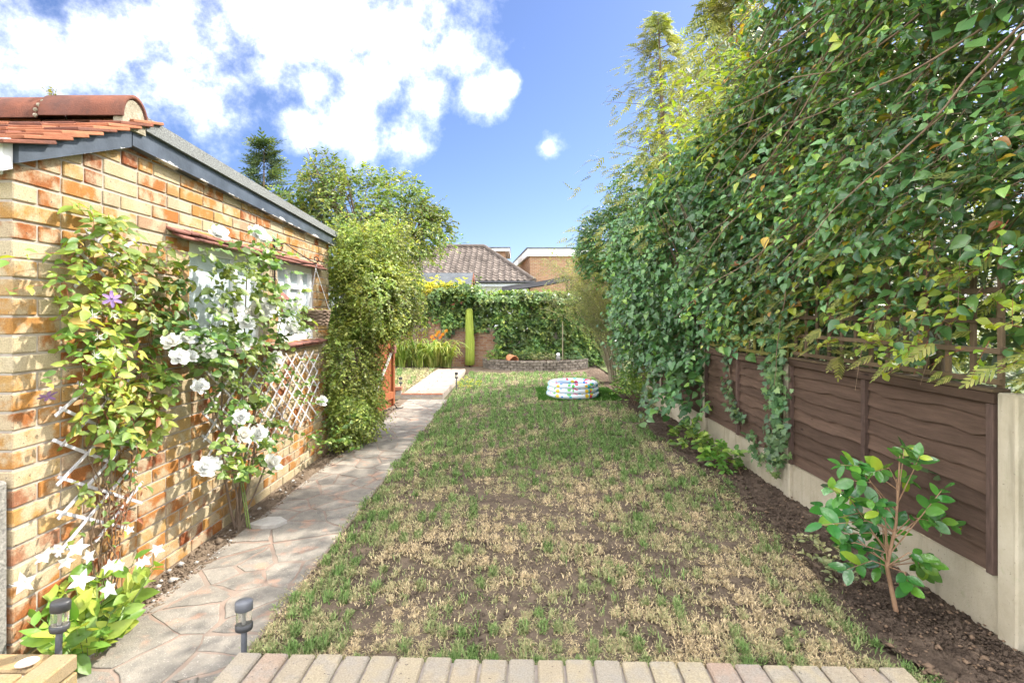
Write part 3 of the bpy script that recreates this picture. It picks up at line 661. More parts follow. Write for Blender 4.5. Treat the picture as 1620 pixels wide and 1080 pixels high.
def green_lawn(P):
    far = np.clip((P[:, 1] - 4.0) / 2.0, 0, 1); edge = np.exp(-((P[:, 1] - 2.15) / .3) ** 2)
    return sn(P, 3.4, 31, 3) * .5 + sn(P, 11, 33, 2) * .5 - .38 + .95 * far + .45 * edge + .25 * np.exp(-((P[:, 0] + 1.2) / .35) ** 2)
grass('grass', -1.4, 2.1, 2.05, 13.9, 315000, .004, 3, keep_lawn, 'patchy sun-scorched lawn grass, straw yellow and green', green_lawn)
def keep_left(P, r): return (P[:, 0] < -2.14 + r.normal(0, .02, len(P))) & (P[:, 1] < 13.9)
grass('raised_grass', -4.2, -2.1, 9.65, 14.0, 26000, .09, 4, keep_left, 'pale raised lawn grass behind the wooden gate', lambda P: sn(P, 2, 41) * .4 - .05)

# loose stones, clods and dead leaves on the bare soil
def litter(name, N, fx, fy, z, size, mat, label, seed):
    r = np.random.default_rng(seed); V0 = np.array([(-1, 0, 0), (1, 0, 0), (0, -1, 0), (0, 1, 0), (0, 0, -.6), (0, 0, .6)]); F0 = np.array([(0, 2, 5), (2, 1, 5), (1, 3, 5), (3, 0, 5), (2, 0, 4), (1, 2, 4), (3, 1, 4), (0, 3, 4)])
    s = size * r.lognormal(0, .5, N); P = np.column_stack([fx(r, N), fy(r, N), np.full(N, z)]); a = r.uniform(0, 6.28, N); c, s_ = np.cos(a), np.sin(a)
    V = V0[None] * r.uniform(.6, 1.4, (N, 6, 1)) * s[:, None, None]; W = np.stack([V[..., 0] * c[:, None] - V[..., 1] * s_[:, None], V[..., 0] * s_[:, None] + V[..., 1] * c[:, None], V[..., 2]], -1) + P[:, None]
    o = bpy.data.objects.new(name, npmesh(name, W.reshape(-1, 3), [(F0[None] + (np.arange(N) * 6)[:, None, None]).reshape(-1, 3)], mat, False)); link(o); tag(o, label, cat='soil' if 'soil' in name else 'litter', kind='stuff')
ydist = lambda a, b: (lambda r, N: 1 / (1 / a + r.uniform(0, 1, N) * (1 / b - 1 / a)))
litter('soil_clods', 10000, lambda r, N: r.uniform(1.80, 2.34, N), ydist(1.8, 11), .016, .0062, 'soil', 'crumbly dark soil clods along the fence', 51)
litter('bark_litter', 700, lambda r, N: r.uniform(1.75, 2.34, N), ydist(1.8, 10), .026, .007, 'twig', 'brown bark bits and dead leaf litter on the soil by the fence', 52)
litter('soil_crumbs', 3500, lambda r, N: r.uniform(-2.13, -1.93, N), ydist(2.1, 9), .010, .006, 'dry_soil', 'dry soil crumbs between garage wall and path', 53)
litter('white_chippings', 70, lambda r, N: r.uniform(-2.12, -1.9, N), ydist(2.1, 5), .014, .011, 'paving_pale', 'white stone chippings along the garage base', 54)
litter('lawn_crumbs', 6000, lambda r, N: r.uniform(-1.2, 1.8, N), ydist(2.1, 7), .005, .006, 'lawn_soil', 'dry soil crumbs in the worn lawn patches', 55)
litter('path_rubble', 45, lambda r, N: r.uniform(-1.62, -1.15, N), lambda r, N: r.uniform(2.02, 2.16, N), .02, .016, 'paving', 'small loose rubble at the patio corner on the path', 56)

# ================================================================== GARAGE
gar = thing('brick_garage', 'orange and yellow brick garage with tiled front slope and grey felt roof', 'garage', (WX, 2.17, 0))
CH, BL = .0825, .24
Y0, Y1 = 2.172, 5.83
OPEN = [(3.35, 4.32), (4.60, 5.45)]; OZ0, OZ1 = 16 * CH - .006, 25 * CH - .006
def fas_bot(y): return 2.215 + (y - 2.15) / (2.80 - 2.15) * (2.50 - 2.215) if y < 2.8 else 2.50 + (y - 2.8) / (5.75 - 2.8) * (2.365 - 2.50)
blist = []; rr = random.Random(5)
for k in range(31):
    zb = k * CH; y = Y0; first = True
    seq = rr.random()
    while y < Y1 - .03:
        if first: L = .228 if k % 2 == 0 else .112
        elif y < 2.6 and k % 2 == 1 and rr.random() < .4: L = .112
        elif rr.random() < .07: L = .112
        else: L = BL - .010
        a, b_ = y, min(y + L, Y1)
        segs = [(a, b_)]
        if OZ0 - .01 < zb + .03 < OZ1:
            for o0, o1 in OPEN:
                ns = []
                for s0, s1 in segs:
                    if s1 <= o0 or s0 >= o1: ns.append((s0, s1))
                    else:
                        if s0 < o0 - .02: ns.append((s0, o0))
                        if s1 > o1 + .02: ns.append((o1, s1))
                segs = ns
        for s0, s1 in segs:
            lim = min(fas_bot(s0), fas_bot(s1)) + .075
            h = min(.0715, math.floor((lim - zb) / .012) * .012)
            if h > .02: blist.append((s0, s1, zb, h, first))
        y += L + .010; first = False
blist.sort(key=lambda q: (q[0] ** 2))
for i, (s0, s1, zb, h, fst) in enumerate(blist[:300]):
    dx = .10 if fst else .03
    piece('brick', gar, (dx, round(s1 - s0, 2), h), (WX - dx / 2 + rr.uniform(-.0025, .002), (s0 + s1) / 2, zb + h / 2 + .006), 'garage_brick', .004, (rr.uniform(-.006, .006), 0, rr.uniform(-.006, .006)))
b = MB()
for s0, s1, zb, h, fst in blist[300:]:
    q = rr.uniform(-.0025, .002); b.box(WX - .03 + q, WX + q, s0, s1, zb + .006, zb + .006 + h, .004)
o = b.build('brickwork', 'garage_brick', gar); o['kind'] = 'stuff'
b = MB()                                              # front face bricks, round the corner
for k in range(27):
    x = WX - .11 - (.06 if k % 2 else 0)
    while x > -4.6: b.box(max(x - .23, -4.7), x, Y0 - .001, Y0 + .03, k * CH + .006, k * CH + .0775, .004); x -= .24
o = b.build('front_brickwork', 'garage_brick', gar); o['kind'] = 'stuff'
C0, C1 = WX - .10, WX - .008
b = MB(); b.box(C0, C1, Y0 + .006, Y1, -.03, OZ0); b.box(C0, C1, Y0 + .006, OPEN[0][0] - .003, OZ0, OZ1); b.box(C0, C1, OPEN[0][1] + .003, OPEN[1][0] - .003, OZ0, OZ1); b.box(C0, C1, OPEN[1][1] + .003, Y1, OZ0, OZ1)
for ya, yb in ((Y0 + .006, 2.8), (2.8, Y1)):
    za, zb = fas_bot(ya) + .07, fas_bot(yb) + .07
    b.hexa([(C0, ya, OZ1), (C1, ya, OZ1), (C1, yb, OZ1), (C0, yb, OZ1), (C0, ya, za), (C1, ya, za), (C1, yb, zb), (C0, yb, zb)])
b.box(-4.75, WX - .10, Y0 + .008, Y0 + .10, -.03, 2.2); b.box(-4.75, C0, Y1 - .1, Y1 - .002, -.03, 2.36); b.box(-4.75, -4.65, Y0 + .1, Y1 - .1, -.03, 2.3)
b.build('wall_core', 'mortar', gar)
# windows
for wi, (a, c) in enumerate(OPEN):
    w = bpy.data.objects.new('window', None); link(w, gar); w.location = Vector((WX - .06, (a + c) / 2, OZ0)) - gar.location
    wl_ = Vector((WX - .06, (a + c) / 2, OZ0))
    def wbox(name, x0, x1, y0, y1, z0, z1, mat, cc=.003):
        bb = MB(); bb.box(x0 - wl_.x, x1 - wl_.x, y0 - wl_.y, y1 - wl_.y, z0 - wl_.z, z1 - wl_.z, cc); return bb.build(name, mat, w, loc=(0, 0, 0))
    xf0, xf1 = WX - .095, WX - .045
    wbox('frame_head', xf0, xf1, a, c, OZ1 - .06, OZ1, 'white_paint'); wbox('frame_foot', xf0, xf1 + .012, a, c, OZ0, OZ0 + .07, 'white_paint')
    mull = [a + .025, c - .025] + ([a + .62] if wi == 0 else [a + .30, a + .58])
    for q in mull: wbox('mullion', xf0, xf1 + .006, q - .026, q + .026, OZ0 + .072, OZ1 - .062, 'white_paint')
    wbox('transom', xf0 + .004, xf1 + .004, a + .052, c - .052, OZ1 - .235, OZ1 - .205, 'white_paint') if wi == 1 else None
    wbox('pane', WX - .078, WX - .070, a + .003, c - .003, OZ0 + .03, OZ1 - .03, 'obscure_glass', 0)
# tile lintel and tile sill
for i in range(15):
    y = 3.17 + i * .162
    piece('lintel_tile', gar, (.15, .158, .016), (WX + .005, y + .08, 2.088 + rr.uniform(-.004, .004)), 'brown_tile', .004, (rr.uniform(-.02, .02), .42, rr.uniform(-.03, .03)))
    piece('lintel_tile', gar, (.13, .158, .016), (WX - .005, y + .03, 2.116 + rr.uniform(-.004, .004)), 'brown_tile', .004, (rr.uniform(-.02, .02), .42, rr.uniform(-.03, .03)))
for i in range(15):
    y = 3.22 + i * .158
    piece('sill_tile', gar, (.17, .154, .018), (WX - .01, y + .08, 1.302 + rr.uniform(-.003, .003)), 'brown_tile', .004, (rr.uniform(-.015, .015), .2, rr.uniform(-.02, .02)))
    piece('sill_tile', gar, (.14, .154, .018), (WX - .015, y + .01, 1.278 + rr.uniform(-.003, .003)), 'brown_tile', .004, (rr.uniform(-.015, .015), .2, rr.uniform(-.02, .02)))
# fascia boards
def fascia(name, ya, yb, za0, za1, zb0, zb1, x0, x1):
    bb = MB(); bb.hexa([(x0, ya, za0), (x1, ya, za0), (x1, yb, zb0), (x0, yb, zb0), (x0, ya, za1), (x1, ya, za1), (x1, yb, zb1), (x0, yb, zb1)])
    o = bb.build(name, 'fascia_paint', gar); me = o.data; uv = me.uv_layers.new(name='UVMap')
    for lp in me.loops: uv.data[lp.index].uv = (me.vertices[lp.vertex_index].co.y, 0 if lp.vertex_index < 4 else 1)
    return o
fascia('fascia_board', 2.145, 2.775, 2.215, 2.312, 2.487, 2.60, WX - .01, WX + .052)
fascia('fascia_board', 2.785, 5.90, 2.50, 2.625, 2.36, 2.475, WX - .01, WX + .050)
b = MB(); b.hexa([(WX - .02, 2.1, 2.17), (WX + .03, 2.1, 2.17), (WX + .03, 2.142, 2.19), (WX - .02, 2.142, 2.19), (WX - .02, 2.1, 2.30), (WX + .03, 2.1, 2.30), (WX + .03, 2.142, 2.32), (WX - .02, 2.142, 2.32)]); b.build('soffit_end', 'white_paint', gar)
b = MB(); b.box(-4.7, WX - .03, 2.06, 2.165, 2.17, 2.27, .004); b.build('soffit_box', 'white_paint', gar)
# felt roof with its thick verge
b = MB()
za, zb = 2.69, 2.525
b.hexa([(-4.8, 2.86, za - .085), (WX + .072, 2.86, za - .085), (WX + .072, 5.95, zb - .07), (-4.8, 5.95, zb - .07), (-4.8, 2.86, za - .02), (WX + .066, 2.86, za), (WX + .066, 5.95, zb), (-4.8, 5.95, zb - .02)])
b.build('felt_roof', 'felt', gar)
b = MB(); b.hexa([(WX - .02, 2.79, 2.57), (WX + .045, 2.79, 2.61), (WX + .045, 5.92, 2.44), (WX - .02, 5.92, 2.42), (WX - .02, 2.79, 2.63), (WX + .045, 2.79, 2.63), (WX + .045, 5.92, 2.477), (WX - .02, 5.92, 2.477)]); b.build('verge_batten', 'black_plastic', gar)
# plain clay tiles on the front slope
sl = math.atan2(2.64 - 2.27, 2.80 - 2.05)
for i in range(9):
    for j in range(14):
        x = -2.062 - .083 - j * .168 - (.084 if i % 2 and j else 0); w = .165 if not (j == 0 and i % 2) else .165
        yc = 2.05 + i * .087 + .115; zc = 2.262 + i * .087 * math.tan(sl) + .05 + rr.uniform(-.003, .003)
        if j == 0 and i % 2: pass
        piece('roof_tile', gar, (w, .25, .017), (x, yc, zc), 'clay_tile' if rr.random() < .6 else 'clay_ridge', .003, (sl - .16 + rr.uniform(-.02, .02), rr.uniform(-.02, .02), rr.uniform(-.02, .02)))
b = MB(); b.hexa([(-4.7, 2.15, 2.25), (WX - .02, 2.15, 2.25), (WX - .02, 2.82, 2.53), (-4.7, 2.82, 2.53), (-4.7, 2.15, 2.268), (WX - .02, 2.15, 2.268), (WX - .02, 2.82, 2.598), (-4.7, 2.82, 2.598)]); b.build('roof_deck', 'dark_wood', gar)
# half-round ridge tiles, the last one closed with mortar
def ridge(x1, x0, zs):
    bb = MB(); n = 14; ring = []
    for x in (x1, x0):
        for rad in (1.0, .86):
            ring.append([(x, 2.775 + .098 * rad * math.cos(math.pi * j / n), 2.625 + zs + .140 * rad * math.sin(math.pi * j / n)) for j in range(n + 1)])
    vs = [v for r_ in ring for v in r_]; m = n + 1; fs = []
    for j in range(n):
        fs += [(j, j + 1, 2 * m + j + 1, 2 * m + j), (m + j + 1, m + j, 3 * m + j, 3 * m + j + 1), (j + 1, j, m + j, m + j + 1), (2 * m + j, 2 * m + j + 1, 3 * m + j + 1, 3 * m + j)]
    bb.add(vs, fs, True); return bb.build('ridge_tile', 'clay_ridge', gar)
for i in range(6): ridge(-2.075 - i * .455, -2.075 - i * .455 - .445, -.012 * i)
b = MB(); n = 14
vs = [(-2.083, 2.775 + .083 * math.cos(math.pi * j / n), 2.62 + .118 * math.sin(math.pi * j / n)) for j in range(n + 1)] + [(-2.083, 2.69, 2.575), (-2.083, 2.86, 2.575)]
k = len(vs); vs2 = [(v[0] - .05, v[1], v[2]) for v in vs]
b.add(vs + vs2, [tuple(range(k))[::-1], tuple(range(k, 2 * k))] + [(i, (i + 1) % k, k + (i + 1) % k, k + i) for i in range(k)]); b.build('ridge_mortar', 'lichen_mortar', gar)
b = MB()
for i in range(1, 3):
    for q in range(14):
        a = math.pi * (q + .5) / 14; c = (-2.075 - i * .455 + .006 + rr.uniform(-.01, .01), 2.775 + .1 * math.cos(a), 2.618 - .012 * i + .142 * math.sin(a)); b.lathe([(.0001, -.012), (.011, -.003), (.009, .008), (.0001, .012)], 6, c)
b.build('ridge_moss', 'lichen_mortar', gar)
# weed growing on the ridge joint
wd = thing('roof_weed', 'tiny dry weed sprouting from the garage ridge joint', 'weed', (-2.52, 2.775, 2.75))
r = np.random.default_rng(5); C = np.repeat(np.array([[-2.52, 2.775, 2.748]]), 9, 0); P, N_, T, S_, ST = sprays(C, np.column_stack([r.normal(0, .6, 9), r.normal(0, .6, 9), np.ones(9)]), .07, 5, .018, .1)
stems_mesh(wd, ST, .0012, 'twig'); leaves(wd, 'small', 'leaf_olive', P, N_, T, S_)

# ------------------------------------------------------------------ white lattice trellises on the wall
def lattice(label, ya, yb, za, zb, ang, sp, X, seed, drop=()):
    t = thing('wall_trellis', label, 'trellis', (X, ya, za), 'white lattice trellises on the garage wall'); r = random.Random(seed); tn = math.tan(ang)
    for fam, sg in enumerate((1, -1)):
        c = za - (yb - ya) * tn
        while c < zb + (yb - ya) * tn:
            # line z = c + sg*tn*(y-ya)
            pts = []
            for y in np.linspace(ya, yb, 60):
                z = c + sg * tn * (y - ya)
                if za <= z <= zb: pts.append((y, z))
            c += sp
            if len(pts) < 9: continue
            (p, z0), (q, z1) = pts[0], pts[-1]; e0, e1 = r.uniform(.01, .05), r.uniform(.01, .05); z0 -= sg * tn * e0; z1 += sg * tn * e1; p -= e0; q += e1
            bb = MB(); x = X + (0 if fam else .0075); bb.bar((x, p, z0), (x, q, z1), .0145, .006, up=(1, 0, 0)); bb.build('slat', 'trellis_paint', t)
    return t
lattice('tall narrow white lattice trellis behind the clematis on the garage wall', 2.38, 2.84, .44, 1.22, R(31), .162, WX + .024, 1)
lattice('small top piece of white lattice trellis above the clematis on the garage wall', 2.48, 2.84, 1.72, 1.99, R(36), .14, WX + .024, 1)
lattice('wide white lattice trellis under the garage windows behind the roses', 3.47, 5.42, .50, 1.19, R(37), .155, WX + .024, 2)

# ------------------------------------------------------------------ iron bracket, basket, bird feeder
bx, by = WX, 4.50
t = thing('wall_bracket', 'black scrolled iron wall bracket between the garage windows', 'bracket', (bx, by, 2.0))
def scroll(cx, cz, r0, turns, a0, sg=1): return [(cx + (r0 * (1 - .8 * k / 24)) * math.cos(a0 + sg * turns * 2 * math.pi * k / 24), by, cz + (r0 * (1 - .8 * k / 24)) * math.sin(a0 + sg * turns * 2 * math.pi * k / 24)) for k in range(25)]
b = MB(); b.bar((bx + .012, by, 1.76), (bx + .012, by, 2.25), .02, .008, up=(1, 0, 0)); b.build('back_plate', 'iron', t)
b = MB(); b.bar((bx + .012, by, 2.02), (bx + .385, by, 2.02), .009, .009); b.build('arm', 'iron', t)
b = MB(); b.tube([(bx + .02, by, 2.19), (bx + .10, by, 2.20), (bx + .2, by, 2.13), (bx + .34, by, 2.04)], .005); b.tube(scroll(bx + .05, 2.165, .035, 1.2, R(80), -1), .004); b.tube(scroll(bx + .375, 2.06, .036, 1.2, R(200), 1), .004); b.tube(scroll(bx + .05, 2.052, .03, 1.2, R(270), 1), .004); b.build('scroll', 'iron', t)
hb = thing('hanging_basket', 'brown wicker hanging basket on chains below the iron bracket', 'basket', (bx + .375, by, 1.47))
hx = bx + .375
b = MB(); b.lathe([(.085, 0), (.10, .03), (.112, .08), (.118, .13), (.108, .13), (.10, .05), (.075, .012)], 24, (hx, by, 1.475)); b.build('bowl', 'wicker', hb)
b = MB()
for kz in range(9):
    z = 1.482 + kz * .0152; rad = .09 + .028 * (kz / 8) ** .7
    b.tube([(hx + (rad + .006 * math.sin(9 * a + kz * math.pi)) * math.cos(a), by + (rad + .006 * math.sin(9 * a + kz * math.pi)) * math.sin(a), z + .003 * math.sin(9 * a)) for a in np.linspace(0, 2 * math.pi, 55)], .0085, 5, False)
b.build('weave', 'wicker', hb)
for a in (.4, 2.5, 4.6):
    b = MB(); p0 = Vector((hx, by, 1.98)); p1 = Vector((hx + .115 * math.cos(a), by + .115 * math.sin(a), 1.605))
    for i in range(26):
        q = p0.lerp(p1, (i + .5) / 26); d = (p1 - p0).normalized(); b.tube([q - d * .0085, q + d * .0085], .0024 if i % 2 else .0036, 5)
    b.build('chain', 'steel', hb)
b = MB(); b.tube([(hx, by, 2.022), (hx + .008, by, 2.005), (hx, by, 1.985), (hx - .006, by, 1.978)], .003); b.build('hook', 'steel', hb)
r = np.random.default_rng(9); n_ = 60; a = r.uniform(0, 6.28, n_); q = .1 * np.sqrt(r.uniform(0, 1, n_)); C = np.column_stack([hx + q * np.cos(a), by + q * np.sin(a), np.full(n_, 1.60)])
P, N_, T, S_, ST = sprays(C, np.column_stack([np.cos(a), np.sin(a), r.uniform(.2, 1, n_)]), .05, 3, .018, .2); stems_mesh(hb, ST, .001, 'twig', 'dry_stems'); leaves(hb, 'small', 'leaf_olive', P, N_, T, S_)
fy = 4.42
t = thing('bird_feeder', 'small brown wooden bird feeder hung on the wall between the windows', 'bird feeder', (WX + .1, fy, 1.55))
b = MB(); b.box(WX + .03, WX + .15, fy - .06, fy + .06, 1.55, 1.565, .003); b.build('tray', 'brown_tile', t)
for sx in (.045, .135):
    for sy in (-.045, .045): b = MB(); b.box(WX + sx - .008, WX + sx + .008, fy + sy - .008, fy + sy + .008, 1.566, 1.70, .002); b.build('post', 'brown_tile', t)
b = MB(); b.lathe([(.11, 0), (.10, .008), (.012, .085), (.0001, .088)], 4, (WX + .09, fy, 1.70)); b.build('roof', 'brown_tile', t)
b = MB(); b.tube([(WX + .09, fy, 1.78), (WX + .05, fy + .05, 1.86), (WX + .014, fy + .08, 1.9)], .002); b.build('hook', 'iron', t)

# ================================================================== PLANTS ON THE GARAGE WALL
def flower_mesh(kind, seed, mat):
    r = random.Random(seed); V = []; Q = []; T3 = []
    def petal(M, w, l, cup, nseg=3):
        base = len(V); rows = []
        for i in range(nseg + 1):
            t = i / nseg; ww = w * (math.sin(math.pi * (.12 + .74 * t)) ** .8) if kind != 'bell' else w * (1 - t ** 2.0)
            z = cup * t * t + r.uniform(-.06, .06) * l
            rows.append([(-ww / 2, t * l, z + .12 * w), (0, t * l, z), (ww / 2, t * l, z + .12 * w)])
        for row in rows:
            for p in row: V.append(tuple(M @ Vector(p)))
        for i in range(nseg):
            for j in range(2): Q.append((base + i * 3 + j, base + i * 3 + j + 1, base + (i + 1) * 3 + j + 1, base + (i + 1) * 3 + j))
    if kind == 'rose':
        for layer, (n, el, l, w) in enumerate([(7, 12, 1.0, .72), (7, 32, .92, .7), (7, 52, .8, .6), (6, 68, .64, .48), (5, 80, .5, .36)]):
            for i in range(n):
                M = Matrix.Rotation(2 * math.pi * (i + .5 * layer) / n + r.uniform(-.25, .25), 4, 'Z') @ Matrix.Rotation(R(el + r.uniform(-12, 12)), 4, 'X') @ Matrix.Translation((0, .06, 0)); petal(M, w, l, .22)
    elif kind == 'bell':
        for i in range(5): petal(Matrix.Rotation(2 * math.pi * i / 5 + r.uniform(-.12, .12), 4, 'Z') @ Matrix.Rotation(R(38 + r.uniform(-10, 10)), 4, 'X'), .80 + r.uniform(-.08, .08), 1.0 + r.uniform(-.12, .12), r.uniform(-.62, -.3), 5)
    elif kind == 'clematis':
        for i in range(6): petal(Matrix.Rotation(2 * math.pi * i / 6, 4, 'Z') @ Matrix.Rotation(R(8 + r.uniform(-12, 12)), 4, 'X') @ Matrix.Translation((0, .1, 0)), .42, .95, -.12)
    elif kind == 'seedhead':
        for i in range(26):
            M = Matrix.Rotation(r.uniform(0, 6.28), 4, 'Z') @ Matrix.Rotation(R(r.uniform(-10, 85)), 4, 'X'); petal(M, .07, 1.0, .3)
    return npmesh('flower', np.array(V), [np.array(Q)], mat, True)
FL = {('rose', i): flower_mesh('rose', i, 'petal_white' if i < 3 else 'petal_cream') for i in range(4)}
FL.update({('bell', i): flower_mesh('bell', 20 + i, 'petal_white') for i in range(5)})
FL['clematis', 0] = flower_mesh('clematis', 40, 'petal_purple'); FL['seed', 0] = flower_mesh('seedhead', 41, 'petal_cream')
def flower(parent, me, p, n, s, spin=0, name='flower'):
    q = Vector(n).normalized().to_track_quat('Z', 'Y').to_matrix().to_4x4() @ Matrix.Rotation(spin, 4, 'Z')
    return place(name, me, parent, Matrix.Translation(p) @ q @ Matrix.Scale(s, 4))
def wander(r, p, d, n, step, jit, bias):
    pts = [np.array(p, float)]; d = np.array(d, float)
    for i in range(n):
        d = unit(d + r.normal(0, jit, 3) + np.array(bias)); pts.append(pts[-1] + d * step)
    return np.array(pts)

# clematis
r = np.random.default_rng(61)
clem = thing('clematis', 'yellow-green clematis with one purple flower climbing the garage trellis', 'climbing plant', (WX + .05, 2.62, 0))
poly = [(150, 338), (200, 345), (285, 385), (305, 430), (300, 470), (285, 525), (268, 560), (272, 610), (275, 655), (245, 690), (232, 735), (195, 700), (160, 690), (148, 640), (120, 600), (112, 560), (105, 500), (100, 450), (112, 410)]
def wall_sprays(poly, n, X, omin, omax, L, nl, size, dirv, **kw):
    w = wall_pts(poly, n, X + (omin + omax) / 2 + .05); C = np.column_stack([X + r.uniform(omin, omax, n), w]); D = np.array(dirv) + r.normal(0, .45, (n, 3)); return sprays(C, D, L, nl, size, out=(.75, -.15, .15), **kw)
P, N_, T, S_, ST = wall_sprays(poly, 290, WX, .02, .12, .12, 5, .056, (.5, -.1, .15), droop=.5, upw=.55)
stems_mesh(clem, ST, .0014, 'red_stem', 'shoots'); leaves(clem, 'oval_fine', 'leaf_clematis', P, N_, T, S_, 260)
lo = [(125, 690), (235, 690), (215, 780), (190, 850), (150, 850), (110, 760)]
P, N_, T, S_, ST = wall_sprays(lo, 26, WX, .02, .08, .10, 3, .045, (.4, 0, -.2), droop=.4)
leaves(clem, 'oval', 'leaf_clematis', P, N_, T, S_, 0, rest='lower_leaves'); 
P, N_, T, S_, ST = wall_sprays([(190, 700), (230, 690), (225, 760), (205, 850), (180, 850), (175, 760)], 60, WX, .01, .06, .08, 3, .035, (.2, 0, -.8), droop=.6)
leaves(clem, 'narrow', 'dead_leaf', P, N_, T, S_, 0, rest='withered_leaves')
for py, px0 in ((395, 0), (445, 0), (590, 60)):          # free shoots towards the corner
    C = np.array([onwall(px0 + 95, py + 5, WX + .06)]); tgt = np.array([onwall(max(px0, 3), py, WX + .10)]); Ln = float(np.linalg.norm(tgt - C))
    P, N_, T, S_, ST = sprays(C, tgt - C, Ln, 6, .06, .15, out=(.9, -.2, .2)); stems_mesh(clem, ST, .0014, 'red_stem', 'free_shoot'); leaves(clem, 'oval', 'leaf_clematis', P, N_, T, S_, 6)
b = MB()
for i in range(11):
    p = np.array([WX + .05, 2.62 + r.uniform(-.10, .10), 0.0]); L = wander(r, p, (0, r.normal(0, .15), 1), 15, .11, .15, (0, 0, .35)); L[:, 0] = WX + .02 + np.abs(r.normal(0, .025, len(L))); b.tube(L, np.linspace(.0038, .0014, len(L)), 5)
b.build('stem', 'twig', clem)
flower(clem, FL['clematis', 0], onwall(177, 473, WX + .22), (.8, -.55, .25), .04)
flower(clem, FL['clematis', 0], onwall(75, 626, WX + .05), (.5, -.3, -.6), .035)
for px, py in ((147, 499), (178, 500), (150, 563), (183, 555), (155, 533), (240, 508), (215, 470)): flower(clem, FL['seed', 0], onwall(px, py, WX + .2), (.8, -.5, .3), .03, name='seed_head')

# climbing rose
rose = thing('climbing_rose', 'climbing rose with big white blooms trained over the garage window trellis', 'rose', (WX + .1, 3.87, 0))
r = np.random.default_rng(62); RX = WX + .05
polys = [([(300, 385), (345, 370), (420, 372), (440, 400), (450, 450), (480, 470), (470, 540), (440, 560), (380, 590), (320, 580), (262, 560), (268, 530), (320, 500), (330, 450)], 190, .05, .28, .05),
         ([(350, 610), (380, 600), (430, 640), (445, 690), (440, 745), (400, 765), (350, 760), (345, 700), (360, 660)], 62, .04, .2, .05),
         ([(440, 540), (500, 590), (512, 640), (470, 650), (440, 600)], 16, .04, .14, .04), ([(300, 560), (440, 565), (430, 610), (330, 620)], 30, .03, .18, .045)]
for poly, n, o0, o1, sz in polys:
    P, N_, T, S_, ST = wall_sprays(poly, n, RX, o0, o1, .15, 6, sz, (.5, 0, .25), droop=.45, upw=.6)
    stems_mesh(rose, ST, .0016, 'green_stem', 'shoots'); leaves(rose, 'round_fine', 'leaf_rose', P, N_, T, S_, int(n * 1.0))
b = MB()
base = onground(378, 836)
for tgt, w in (((400, 640), .013), ((345, 480), .011), ((440, 500), .011), ((385, 400), .009), ((300, 550), .008), ((470, 560), .008)):
    e = onwall(*tgt, RX + .06); p = np.array([base.x - .02, base.y, 0]); k = 12; pts = []
    for i in range(k + 1):
        t_ = i / k; q = Vector(p).lerp(e, t_); q.x = (base.x - .02) * (1 - t_) ** 2 + (RX + .08) * (1 - (1 - t_) ** 2) + .02 * math.sin(5 * t_ + w * 900); q.y += .10 * math.sin(t_ * math.pi) * math.sin(w * 1000); pts.append(q)
    b.tube(pts, np.linspace(w, .0035, k + 1), 6)
b.build('cane', 'bark', rose)
for px, py in ((392, 836), (396, 838)):
    g = onground(px, py); b = MB(); b.tube([g, g + Vector((-.05, .02, .25)), g + Vector((-.10, .03, .55))], [.006, .005, .003], 5); b.build('shoot', 'green_stem', rose)
fl = [(345, 372, 24), (405, 372, 24), (418, 380, 17), (270, 542, 22), (295, 538, 20), (282, 567, 24), (300, 565, 18), (400, 498, 34), (418, 488, 26), (388, 512, 22), (372, 490, 20), (380, 545, 24), (436, 566, 18), (316, 612, 20), (380, 661, 21), (384, 690, 22), (408, 687, 22), (322, 741, 27), (337, 735, 20), (429, 735, 25), (508, 636, 15), (468, 476, 18), (462, 526, 24), (350, 497, 18), (330, 560, 18), (457, 488, 18)]
rr = random.Random(8)
for i, (px, py, s) in enumerate(fl):
    p = onwall(px, py, RX + rr.uniform(.16, .27)); flower(rose, FL['rose', i % 4], p, (.7 + rr.uniform(-.3, .3), -.5 + rr.uniform(-.3, .3), .45 + rr.uniform(-.2, .3)), s / F * p.y * .66, rr.uniform(0, 6), 'bloom')

# white star bellflower in front of the corner
r = np.random.default_rng(63)
bell = thing('bellflower', 'bushy bellflower with white star-shaped flowers at the garage corner', 'flower', (-1.97, 2.35, 0))
n = 46; a = r.uniform(0, 6.283, n); C = np.column_stack([-1.96 + .05 * np.cos(a), 2.36 + .10 * np.sin(a), np.full(n, .02)])
D = np.column_stack([np.cos(a) * .42, np.sin(a) * .55, np.ones(n)]); P, N_, T, S_, ST = sprays(C, D, r.uniform(.2, .44, n), 5, .088, .15, out=(.3, -.3, .2), upw=.7)
kz = P[:, 2] > .03; P, N_, T, S_ = P[kz], N_[kz], T[kz], S_[kz]
P[:, 0] = np.maximum(P[:, 0], WX + .03)
stems_mesh(bell, ST, .0028, 'green_stem'); leaves(bell, 'oval_fine', 'leaf_bell', P, N_, T, S_, 220)
rr = random.Random(9)
for i, (px, py, s) in enumerate([(40, 920, 32), (73, 882, 30), (105, 886, 24), (122, 868, 28), (143, 880, 22), (128, 918, 30), (175, 895, 24), (190, 893, 22), (174, 930, 26), (248, 868, 20), (232, 888, 20), (205, 838, 14), (95, 868, 20), (222, 890, 16)]):
    y = 2.2 + (px - 40) / 210 * .42; p = at(px, py, y); flower(bell, FL['bell', i % 5], p, (.35 + rr.uniform(-.5, .5), -.6 + rr.uniform(-.4, .4), .4 + rr.uniform(-.5, .5)), s / F * y * .52, rr.uniform(0, 6), 'star_flower')

